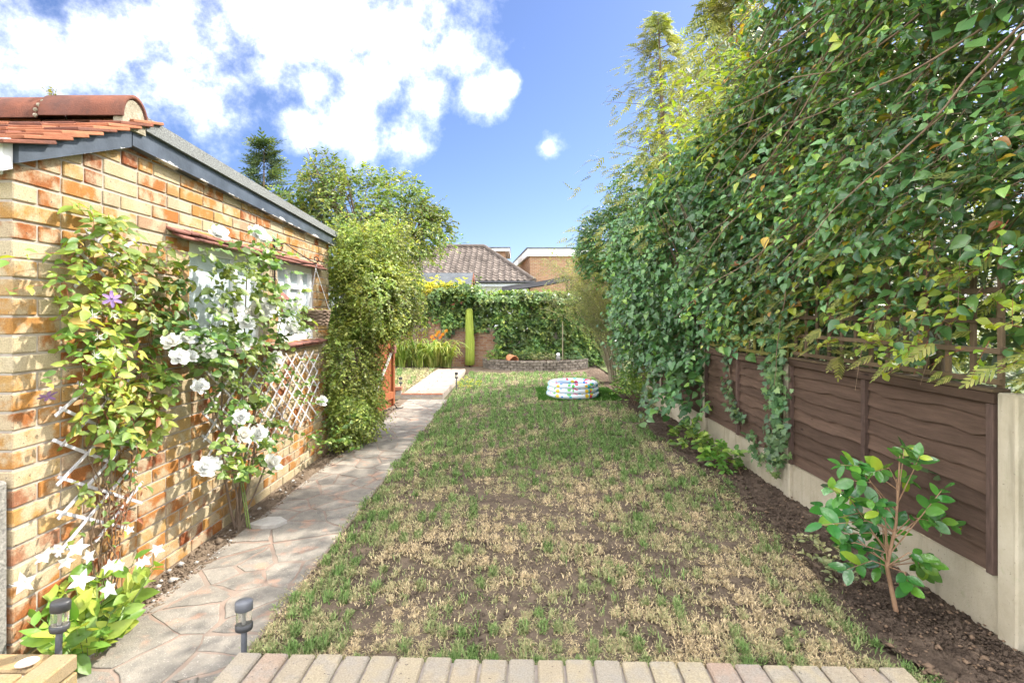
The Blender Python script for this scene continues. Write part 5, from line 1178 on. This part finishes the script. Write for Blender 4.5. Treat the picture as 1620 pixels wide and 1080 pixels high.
# ================================================================== PADDLING POOL
PC = Vector((1.07, 9.68, 0)); 
b = MB(); b.box(.40, 1.93, 9.22, 10.75, .006, .022, .004); o = b.build('turf_mat', 'mat_green', loc=(0, 0, 0)); tag(o, 'square bright green artificial turf mat under the pool', 'mat')
r = np.random.default_rng(93); n = 26000; px_ = np.column_stack([r.uniform(.40, 1.93, n), r.uniform(9.22, 10.75, n)]); k = np.hypot(px_[:, 0] - PC.x, px_[:, 1] - PC.y) > .5; px_ = px_[k]; n = len(px_); a = r.uniform(0, 6.28, n); w = .004; s_ = np.column_stack([np.cos(a), np.sin(a)]) * w
V = np.stack([np.column_stack([px_ - s_, np.full(n, .02)]), np.column_stack([px_ + s_, np.full(n, .02)]), np.column_stack([px_ + r.normal(0, .006, (n, 2)), np.full(n, .038)])], 1).reshape(-1, 3)
q = bpy.data.objects.new('pile', npmesh('pile', V, [np.arange(3 * n).reshape(-1, 3)], 'mat_green')); link(q, o); q['kind'] = 'stuff'
t = thing('paddling_pool', 'round inflatable paddling pool with colourful fish print on the green mat', 'paddling pool', (PC.x, PC.y, .02))
for kz in range(3):
    b = MB(); Rm, rm = .445 - .012 * kz, .056; prof = [(Rm + rm * math.cos(a), rm * .92 * math.sin(a)) for a in np.linspace(-math.pi / 2, 1.5 * math.pi, 21)]
    nseg = 48; vs = []; fs = []
    for j in range(nseg):
        an = 2 * math.pi * j / nseg; wob = 1 + .010 * math.cos(24 * an) + .01 * math.sin(5 * an + kz)
        for rr_, zz in prof[:-1]: vs.append((rr_ * wob * math.cos(an), rr_ * wob * math.sin(an), zz))
    m = len(prof) - 1
    for j in range(nseg):
        for i in range(m): fs.append((j * m + i, ((j + 1) % nseg) * m + i, ((j + 1) % nseg) * m + (i + 1) % m, j * m + (i + 1) % m))
    b.add(vs, fs, True); b.build('inflated_ring', 'pool_print', t, loc=(0, 0, .056 + kz * .088))
b = MB(); b.lathe([(.42, .235), (.405, .14), (.41, .05), (.38, .035), (.0001, .03)], 40, caps=False); b.build('inner_liner', 'pool_blue', t, loc=(0, 0, 0))

# ================================================================== END OF THE GARDEN
BW = 15.15
bw = thing('garden_wall', 'low brick garden wall with brick-on-edge coping and a pillar at the lawn end', 'brick wall', (-1.5, BW, 0))
b = MB(); b.box(-4.6, 3.2, BW + .012, BW + .2, -.03, 1.05); b.box(-2.63, -2.23, BW - .05, BW + .25, -.03, 1.53); b.build('core', 'mortar_dark', bw)
rr = random.Random(21)
for k in range(14):
    x = -4.5 - (.11 if k % 2 else 0)
    while x < -.55:
        if not (-2.75 < x < -2.32): piece('brick', bw, (.215, .03, .064), (x + .11, BW + .012 + rr.uniform(-.004, .003), .035 + k * .075), 'wall_brick', .004)
        x += .226
for k in range(20):
    for i in range(2): piece('brick', bw, (.20 if True else 0, .03, .064), (-2.53 + i * .205, BW - .055 + rr.uniform(-.004, .003), .035 + k * .075), 'wall_brick', .004)
x = -4.5
while x < -.5:
    if not (-2.67 < x < -2.19): piece('coping_brick', bw, (.066, .22, .10), (x, BW + .10, 1.102 + rr.uniform(-.004, .004)), 'edging_brick', .005)
    x += .076
# dark fence behind the wall, left of the pillar
t = thing('rear_fence', 'dark timber fence behind the brick wall left of the pillar', 'fence', (-3.6, 15.6, 0))
for i in range(18): piece('board', t, (.14, .02, 1.85), (-4.9 + i * .145, 15.62, .92), 'post_wood', .003)
b = MB(); b.box(-5, -2.3, 15.635, 15.68, 1.2, 1.28); b.build('rail', 'post_wood', t)

# ivy-clad top and right side of the wall
r = np.random.default_rng(601)
iv = thing('ivy_hedge', 'thick bank of green ivy covering the brick wall behind the stone bed', 'hedge', (.6, 15.2, 0))
n = 4600; x = r.uniform(-2.75, 3.1, n); z = r.uniform(.15, 2.42, n); lowz = np.where(x < -.62, 1.22 - .0 * x, .05) + .12 * np.sin(x * 7); topz = 2.38 - .20 * np.clip((x + 1.6) / .8, 0, 1) + .07 * np.sin(x * 3.1) + .05 * np.sin(x * 8) - .25 * np.clip(-x - 2.2, 0, 1); k = (z > lowz) & (z < topz); x, z = x[k], z[k]; n = len(x)
y = BW - .12 + .14 * sn(np.column_stack([x, z]), 4.2, 602, 3) + np.abs(r.normal(0, .12, n)) - .18 * (z > 2.0)
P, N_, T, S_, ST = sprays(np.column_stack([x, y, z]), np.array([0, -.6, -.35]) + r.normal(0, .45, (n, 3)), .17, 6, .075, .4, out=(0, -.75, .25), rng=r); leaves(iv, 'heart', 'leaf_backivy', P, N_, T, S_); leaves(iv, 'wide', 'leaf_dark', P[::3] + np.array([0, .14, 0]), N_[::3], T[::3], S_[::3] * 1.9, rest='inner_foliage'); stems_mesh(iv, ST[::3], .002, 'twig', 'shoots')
n = 900; C = np.column_stack([r.uniform(-2.7, 3.0, n), r.uniform(15.2, 15.55, n), r.uniform(2.15, 2.45, n)]); C[:, 2] -= .22 * np.clip((C[:, 0] + 1.6) / .8, 0, 1); P, N_, T, S_, ST = sprays(C, np.array([0, -.3, .5]) + r.normal(0, .5, (n, 3)), .16, 6, .075, .4, rng=r); leaves(iv, 'heart', 'leaf_backivy', P, N_, T, S_, rest='top_foliage')
b = MB()
for q in range(12): xq = -.3 + q * .27; b.tube([(xq, BW - .02, .02), (xq + r.normal(0, .1), BW - .04, .9), (xq + r.normal(0, .2), BW - .03, 2.0)], [.02, .014, .006], 6)
b.build('stem', 'bark', iv)
n = 170; C = np.column_stack([r.normal(-2.35, .42, n), r.uniform(14.9, 15.3, n), r.normal(2.33, .12, n)]); t = thing('golden_climber', 'yellow-leaved climber spilling over the wall pillar', 'climbing plant', (-2.45, 15.3, 1.5))
P, N_, T, S_, ST = sprays(C, np.array([0, -.5, .2]) + r.normal(0, .5, (n, 3)), .2, 6, .085, .4, rng=r, out=(0, -.4, .2)); leaves(t, 'round', 'leaf_yellow', P, N_, T, S_); stems_mesh(t, ST, .002, 'twig', 'shoots')
n = 40; C = np.column_stack([r.uniform(-3.3, -2.7, n), r.uniform(15.0, 15.1, n), r.uniform(1.0, 1.9, n)]); P, N_, T, S_, ST = sprays(C, np.array([0, -.4, -.4]) + r.normal(0, .5, (n, 3)), .2, 4, .09, .4, rng=r); leaves(t, 'round', 'leaf_fresh', P, N_, T, S_, rest='trailing_leaves')
b = MB()
for q in range(9): xq = -3.3 + q * .08 + r.normal(0, .04); b.tube([(xq, 15.08, .2), (xq + r.normal(0, .08), 15.02, 1.0), (xq + r.normal(0, .15) + .2, 15.08, 1.7), (-2.6, 15.15, 2.3)], .008, 5)
b.build('stem', 'pale_twig', t)

# raised half-round stone bed
bd = thing('stone_bed', 'half-round raised flower bed of stacked dark stones below the ivy', 'flower bed', (.55, 14.5, 0))
def arc(u): a = math.pi + math.pi * u; return (.56 + 1.5 * math.cos(a), 15.05 + 1.05 * math.sin(a))
for kz in range(4):
    m = 26
    for i in range(m):
        u0 = (i + (.5 if kz % 2 else 0)) / m
        if u0 + 1 / m > 1: continue
        p, q = arc(u0), arc(u0 + .96 / m); c = ((p[0] + q[0]) / 2, (p[1] + q[1]) / 2); L = math.hypot(q[0] - p[0], q[1] - p[1])
        piece('stone', bd, (round(L, 2), .12, .066), (c[0] + rr.uniform(-.006, .006), c[1] + rr.uniform(-.018, .012), .03 + kz * .07), 'stone', .012, (rr.uniform(-.04, .04), rr.uniform(-.04, .04), math.atan2(q[1] - p[1], q[0] - p[0])))
b = MB(); b.prism([arc(u) for u in np.linspace(.01, .99, 24)], -.02, .235); b.build('bed_soil', 'soil', bd)
def bplant(name, label, cat, px, py, y, rx, h, n, size, mat, tpl, seed): v = at(px, py, y); bush(name, label, cat, (v.x, v.y), rx, rx * .7, h, n, 5, size, mat, tpl, seed=seed, z0=.235)
bplant('bedding_plant', 'light green bedding plant at the left end of the stone bed', 'plant', 785, 570, 14.5, .26, .42, 60, .06, 'leaf_low', 'oval', 611)
bplant('bedding_plant', 'fresh green bedding plant right of the terracotta pot', 'plant', 830, 572, 14.55, .30, .38, 60, .06, 'leaf_backivy', 'oval', 612)
bplant('bedding_plant', 'low grey-green ground cover along the middle of the stone bed', 'plant', 860, 576, 14.5, .45, .22, 80, .045, 'leaf_variegated', 'oval', 613)
bplant('bedding_plant', 'sparse green plants at the right end of the stone bed', 'plant', 905, 575, 14.6, .30, .25, 40, .05, 'leaf_ivy', 'oval', 614)
v = at(805, 563, 14.45)
b = MB(); b.lathe([(.10, 0), (.105, .01), (.15, .22), (.165, .225), (.165, .26), (.145, .26), (.13, .2), (.09, .03)], 20); o = b.build('terracotta_pot', 'terracotta', loc=(v.x, v.y, .34)); o.rotation_euler = (R(112), R(0), R(35)); tag(o, 'terracotta pot lying on its side in the stone bed', 'pot')
v = at(883, 572, 14.3); t = thing('garden_ornament', 'little grey and white owl-like ornament on the stone bed edge', 'ornament', (v.x, v.y, .26)); t.scale = (1.5, 1.5, 1.5)
b = MB(); b.lathe([(.03, 0), (.04, .01), (.045, .05), (.035, .085), (.02, .095)], 14); b.build('body', 'pebbledash', t, loc=(0, 0, 0)); b = MB(); b.lathe([(.02, .09), (.034, .105), (.036, .125), (.02, .145), (.0001, .15)], 14); b.build('head', 'white_paint', t, loc=(0, 0, 0))
v = at(890, 575, 14.3); b = MB(); b.tube([(v.x, v.y, .2), (v.x, v.y, 1.35)], .014, 7); o = b.build('plant_pole', 'pale_twig', loc=(0, 0, 0)); tag(o, 'thin upright plant support pole in the stone bed', 'pole')

# closed parasol under a lime cover
v = onground(743, 581); t = thing('covered_parasol', 'closed garden parasol in a lime green cover before the brick wall', 'parasol', (v.x, v.y, 0))
b = MB(); b.tube([(0, 0, -.03), (0, 0, .16)], .02, 10); b.build('pole', 'iron', t, loc=(0, 0, 0))
b = MB(); nn = 44; prof = [(.10, .07), (.125, .10), (.128, .3), (.115, .5), (.122, .75), (.104, 1.0), (.112, 1.2), (.102, 1.4), (.095, 1.66), (.06, 1.73), (.0001, 1.74)]; vs = []; fs = []
for rad, z in prof:
    for j in range(nn): a = 2 * math.pi * j / nn; k = 1 + .13 * abs(math.cos(3.5 * a + z * .8)) + .05 * math.sin(11 * a - z * 5); vs.append((rad * k * math.cos(a) + .012 * math.sin(z * 3), rad * k * math.sin(a), z))
for i in range(len(prof) - 1):
    for j in range(nn): fs.append((i * nn + j, i * nn + (j + 1) % nn, (i + 1) * nn + (j + 1) % nn, (i + 1) * nn + j))
b.add(vs, fs, True); b.build('cover', 'cover_green', t, loc=(0, 0, 0))

# strap-leaved daylilies with orange flowers
r = np.random.default_rng(621)
t = thing('daylily_clump', 'clump of arching strap-leaved daylilies below the brick wall', 'plant', (-2.6, 14.3, .09))
n = 620; cl_ = r.integers(0, 11, n); bx_ = np.column_stack([-3.5 + cl_ * .16 + r.normal(0, .05, n), 14.35 + .16 * np.sin(cl_ * 2.3) + r.normal(0, .05, n), np.full(n, .08)]); a = r.uniform(0, 6.283, n); L = r.uniform(.55, 1.45, n) * (1 + .12 * np.sin(cl_ * 1.9)); k = 7; tt = np.linspace(0, 1, k); sp = r.uniform(.12, .75, n)
d = np.column_stack([np.cos(a), np.sin(a) - .25]); X_ = bx_[:, None, :2] + d[:, None] * (L * sp)[:, None, None] * (tt ** 1.3)[None, :, None]; Z_ = bx_[:, 2:3] + L[:, None] * (1.25 * tt - .85 * tt ** 2.4)[None]
w = (.016 * np.sin(np.pi * (.15 + .85 * tt)) + .001)[None, :, None]; s_ = np.column_stack([-d[:, 1], d[:, 0]])[:, None] * w; V = np.stack([np.concatenate([X_ - s_, Z_[..., None]], -1), np.concatenate([X_ + s_, Z_[..., None]], -1)], 2).reshape(n, k * 2, 3) - np.array(t.location)
f = np.array([(i * 2, i * 2 + 1, i * 2 + 3, i * 2 + 2) for i in range(k - 1)]); o = bpy.data.objects.new('strap_leaves', npmesh('strap_leaves', V.reshape(-1, 3), [(f[None] + (np.arange(n) * k * 2)[:, None, None]).reshape(-1, 4)], 'leaf_strap', True)); link(o, t); o['kind'] = 'stuff'
fo = flower_mesh('clematis', 77, 'petal_orange')
for px, py in ((683, 533), (690, 530), (696, 534), (705, 524), (686, 538), (700, 529), (693, 526)):
    p = at(px, py, 14.5); b = MB(); b.tube([(p.x + r.normal(0, .05), 14.5, .1), (p.x, 14.5, .6), tuple(p)], .006, 5); b.build('flower_stalk', 'green_stem', t); flower(t, fo, p, (r.normal(0, .3), -.9, .3), .055)
    flower(t, fo, p + Vector((.03, 0, .03)), (.4, -.9, .1), .045)
bush('white_flower_bush', 'small pale-flowered bush left of the daylilies', 'plant', (-3.55, 14.6), .25, .2, .95, 40, 5, .06, 'leaf_variegated', 'round', seed=73, z0=.08)

# ================================================================== BEYOND THE WALL
# hipped bungalow
bg = thing('bungalow', 'bungalow with brown hipped tile roof beyond the end wall', 'house', (-2.8, 27.5, 0))
EY, EZ, RY, RZ = 24.0, 3.08, 27.6, 5.14; xl, xr, rl, r_r = -7.2, .85, -4.18, -1.75
b = MB(); b.add([(xl, EY, EZ), (xr, EY, EZ), (r_r, RY, RZ), (rl, RY, RZ), (xr, 31.2, EZ), (xl, 31.2, EZ)], [(0, 1, 2, 3), (1, 4, 2), (4, 5, 3, 2), (5, 0, 3), (0, 5, 4, 1)]); rf = b.build('roof', 'pantile', bg)
b = MB(); rows = 15; cols = 27
for i in range(rows):
    t0 = i / rows; t1 = (i + 1.25) / rows; y0, z0 = EY + (RY - EY) * t0, EZ + (RZ - EZ) * t0; y1, z1 = EY + (RY - EY) * min(t1, 1), EZ + (RZ - EZ) * min(t1, 1); xa, xb = xl + (rl - xl) * t0, xr + (r_r - xr) * t0; w = .30
    x = xl + (w / 2 if False else 0)
    while x < xr:
        if x > xa - .05 and x + w < xb + .05:
            q0 = rr.uniform(-.006, .006); vs = []
            for u, hgt in ((0, .035), (.25, .085), (.5, .04), (.75, .012), (1, .03)): vs += [(x + u * w, y0 - .03, z0 + hgt + .045 + q0), (x + u * w, y1 - .03, z1 + hgt * .8 + .012), (x + u * w, y0 - .03, z0 + hgt - .0 + q0)]
            fs = []
            for c in range(4): fs += [(c * 3, c * 3 + 3, c * 3 + 4, c * 3 + 1), (c * 3 + 2, c * 3 + 5, c * 3 + 3, c * 3)]
            b.add(vs, fs)
        x += w
o = b.build('roof_tiles', 'pantile', rf); o['kind'] = 'stuff'
for nm, a, c in (('hip_ridge', (xr, EY, EZ + .05), (r_r, RY, RZ + .06)), ('hip_ridge', (xl, EY, EZ + .05), (rl, RY, RZ + .06)), ('hip_ridge', (rl, RY, RZ + .07), (r_r, RY, RZ + .07))): b = MB(); b.tube([a, c], .13, 8); b.build(nm, 'pantile', rf)
b = MB(); b.box(-6.9, .55, 24.3, 30.9, 0, 3.02); b.build('wall', 'render_white', bg)
b = MB(); b.box(xl, xr + .02, 23.93, 24.0, 2.86, 3.05, .01); b.build('fascia', 'upvc_grey', bg); b = MB(); b.tube([(xl, 23.87, 3.05), (xr, 23.87, 3.05)], .06, 8); b.build('gutter', 'black_plastic', bg)
b = MB(); b.box(-2.2, -.9, 24.27, 24.298, .9, 2.3, .004); wn_ = b.build('window', 'white_paint', bg); b = MB(); b.box(-2.12, -1.58, 24.255, 24.268, 1.0, 2.2); b.build('pane', 'obscure_glass', wn_); b = MB(); b.box(-1.52, -.98, 24.255, 24.268, 1.0, 2.2); b.build('pane', 'obscure_glass', wn_)
dm = MB(); dm.box(-3.4, -.62, 27.9, 31.5, 3.6, 5.0); dm = dm.build('dormer', 'house_brick', bg)
b = MB(); b.box(-3.6, -.36, 27.7, 31.7, 4.98, 5.14, .01); b.build('dormer_fascia', 'render_white', dm); b = MB(); b.box(-3.62, -.33, 27.66, 31.74, 5.142, 5.20, .01); b.build('dormer_roof', 'felt_blue', dm)
# flat-roofed brick extension of the next house
t = thing('brick_extension', 'flat-roofed orange brick extension with white fascia right of the bungalow', 'house', (2, 30, 0))
fp = [(.72, 27), (6.0, 27), (5.2, 34.3), (-.06, 34.3)]; b = MB(); b.prism(fp, 0, 4.62); b.build('wall', 'house_brick', t)
def grow(k): return [(fp[0][0] - k, fp[0][1] - k), (fp[1][0] + k, fp[1][1] - k), (fp[2][0] + k, fp[2][1] + k), (fp[3][0] - k, fp[3][1] + k)]
b = MB(); b.prism(grow(.14), 4.622, 5.0); b.build('fascia', 'render_white', t); b = MB(); b.prism(grow(.18), 5.002, 5.07); b.build('roof', 'felt_blue', t)
# shed
sh = thing('garden_shed', 'shed with grey felt pitched roof behind the ivy wall', 'shed', (-3.0, 19.5, 0))
b = MB(); x0, x1 = -3.75, -1.78; b.add([(x0, 18.95, 0), (x1, 18.95, 0), (x1, 20.7, 0), (x0, 20.7, 0), (x0, 18.95, 2.5), (x1, 18.95, 2.5), (x1, 20.7, 2.5), (x0, 20.7, 2.5), (x0, 19.82, 3.1), (x1, 19.82, 3.1)], [(0, 1, 5, 4), (1, 2, 6, 9, 5), (2, 3, 7, 6), (3, 0, 4, 8, 7)]); b.build('wall', 'shed_wood', sh)
for s_, y_ in ((-1, 18.8), (1, 20.84)):
    b = MB(); b.hexa([(x0 - .1, y_, 2.44), (x1 + .1, y_, 2.44), (x1 + .1, 19.82, 3.12), (x0 - .1, 19.82, 3.12), (x0 - .1, y_, 2.48), (x1 + .1, y_, 2.48), (x1 + .1, 19.82, 3.165), (x0 - .1, 19.82, 3.165)]); b.build('roof_slope', 'felt_blue', sh)
    b = MB(); b.bar((x1 + .112, y_, 2.42), (x1 + .112, 19.82, 3.10), .12, .02, up=(1, 0, 0)); b.build('barge_board', 'shed_wood', sh)
# black canopy
t = thing('black_canopy', 'black fabric canopy sagging on poles behind the ivy wall', 'canopy', (.6, 18.2, 0)); vs = []; fs = []; nx, ny = 14, 6
for j in range(ny + 1):
    for i in range(nx + 1):
        u, v_ = i / nx, j / ny; vs.append((-.55 + 2.5 * u, 17.6 + 1.6 * v_, 2.34 + .42 * u ** .8 - .10 * math.sin(math.pi * u) * .6 + .25 * v_ - .08 * math.sin(math.pi * v_)))
m = len(vs); vs += [(x, y, z - .02) for x, y, z in vs]
for j in range(ny):
    for i in range(nx): q = j * (nx + 1) + i; fs += [(q, q + 1, q + nx + 2, q + nx + 1), (m + q, m + q + nx + 1, m + q + nx + 2, m + q + 1)]
b = MB(); b.add(vs, fs, True); b.build('fabric', 'awning', t)
for x_, y_, h_ in ((-.5, 17.65, 2.34), (1.9, 17.65, 2.74), (-.5, 19.1, 2.58), (1.9, 19.1, 2.98)): b = MB(); b.tube([(x_, y_, 0), (x_, y_, h_)], .03, 8); b.build('pole', 'iron', t)

# trees beyond
def broadleaf(name, label, base, h, crown, seed, mat, size, dens, tpl='oval'):
    r = np.random.default_rng(seed); t = thing(name, label, 'tree', base); b0 = Vector(base); b = MB(); b.tube([b0, b0 + Vector((.1, 0, h * .22)), b0 + Vector((.0, 0, h * .45))], [h * .03, h * .024, h * .018], 9); b.build('trunk', 'bark', t)
    P_, lim = [], MB()
    for j, (c, rad, n) in enumerate(crown):
        c = np.array(c); C, d = blob(int(n * dens), c, rad, r, seed + 10 + j, .38, .35); keep = sn(C, 2.6, seed + 40 + j, 2) > -.30; C, d = C[keep], d[keep]
        P_.append(sprays(C, d + r.normal(0, .5, C.shape), r.uniform(.25, .5, len(C)), 7, size, .35, rng=r, out=(0, -.3, 0)))
        s0 = b0 + Vector((0, 0, h * r.uniform(.25, .42))); e = Vector(c); lim.tube([s0, s0.lerp(e, .5) + Vector((0, 0, -.15)), e, e + (e - s0) * .35], [h * .012, h * .008, h * .004, .01], 6)
        for q in range(14): e2 = e + Vector(unit(r.normal(size=3)) * np.array(rad) * .9); lim.tube([s0.lerp(e, .75), e.lerp(e2, .5) + Vector((0, 0, .1)), e2], [h * .004, .014, .005], 5)
    P, N_, T, S_, ST = [np.concatenate(q) for q in zip(*P_)]; leaves(t, tpl, mat, P, N_, T, S_, rest='crown'); stems_mesh(t, ST, .006, 'twig', 'twigs'); lim.build('limb', 'bark', t); return t
broadleaf('walnut_tree', 'broad light green tree behind the garage with visible limbs', (-4.9, 17.5, 0), 7.2, [((-5.6, 17.5, 5.2), (1.7, 1.5, 1.5), 420), ((-3.9, 17.3, 4.7), (1.5, 1.4, 1.35), 400), ((-6.9, 17.6, 4.6), (1.3, 1.2, 1.3), 300), ((-3.15, 17.2, 4.4), (.85, 1.0, .8), 220), ((-5.0, 17.2, 3.3), (1.8, 1.3, 1.2), 360), ((-6.6, 17.4, 6.0), (.9, .8, .8), 120)], 701, 'leaf_walnut', .13, 2.3)
conifer('dark spiky conifer rising behind the garage roof', (-12.9, 26, 0), 10.4, 2.1, 900, 711, 'needle_dark', .9, droop=.25, name='spruce_tree', zb=.3)
bush('neighbour_shrub', 'green shrub between the shed and the bungalow eave', 'shrub', (-1.25, 18.3), .5, .4, 2.95, 150, 6, .10, 'leaf_backivy', 'oval', seed=74, z0=0, L=.3)
broadleaf('garden_tree', 'small tree whose top peeks over the bungalow ridge', (-4.6, 35, 0), 6.6, [((-4.6, 35, 6.1), (1.3, 1.2, .95), 160)], 721, 'leaf_low', .16, 1.0)
for o in list(bpy.data.objects):
    if o.type == 'MESH' and not o.data.polygons: bpy.data.objects.remove(o)
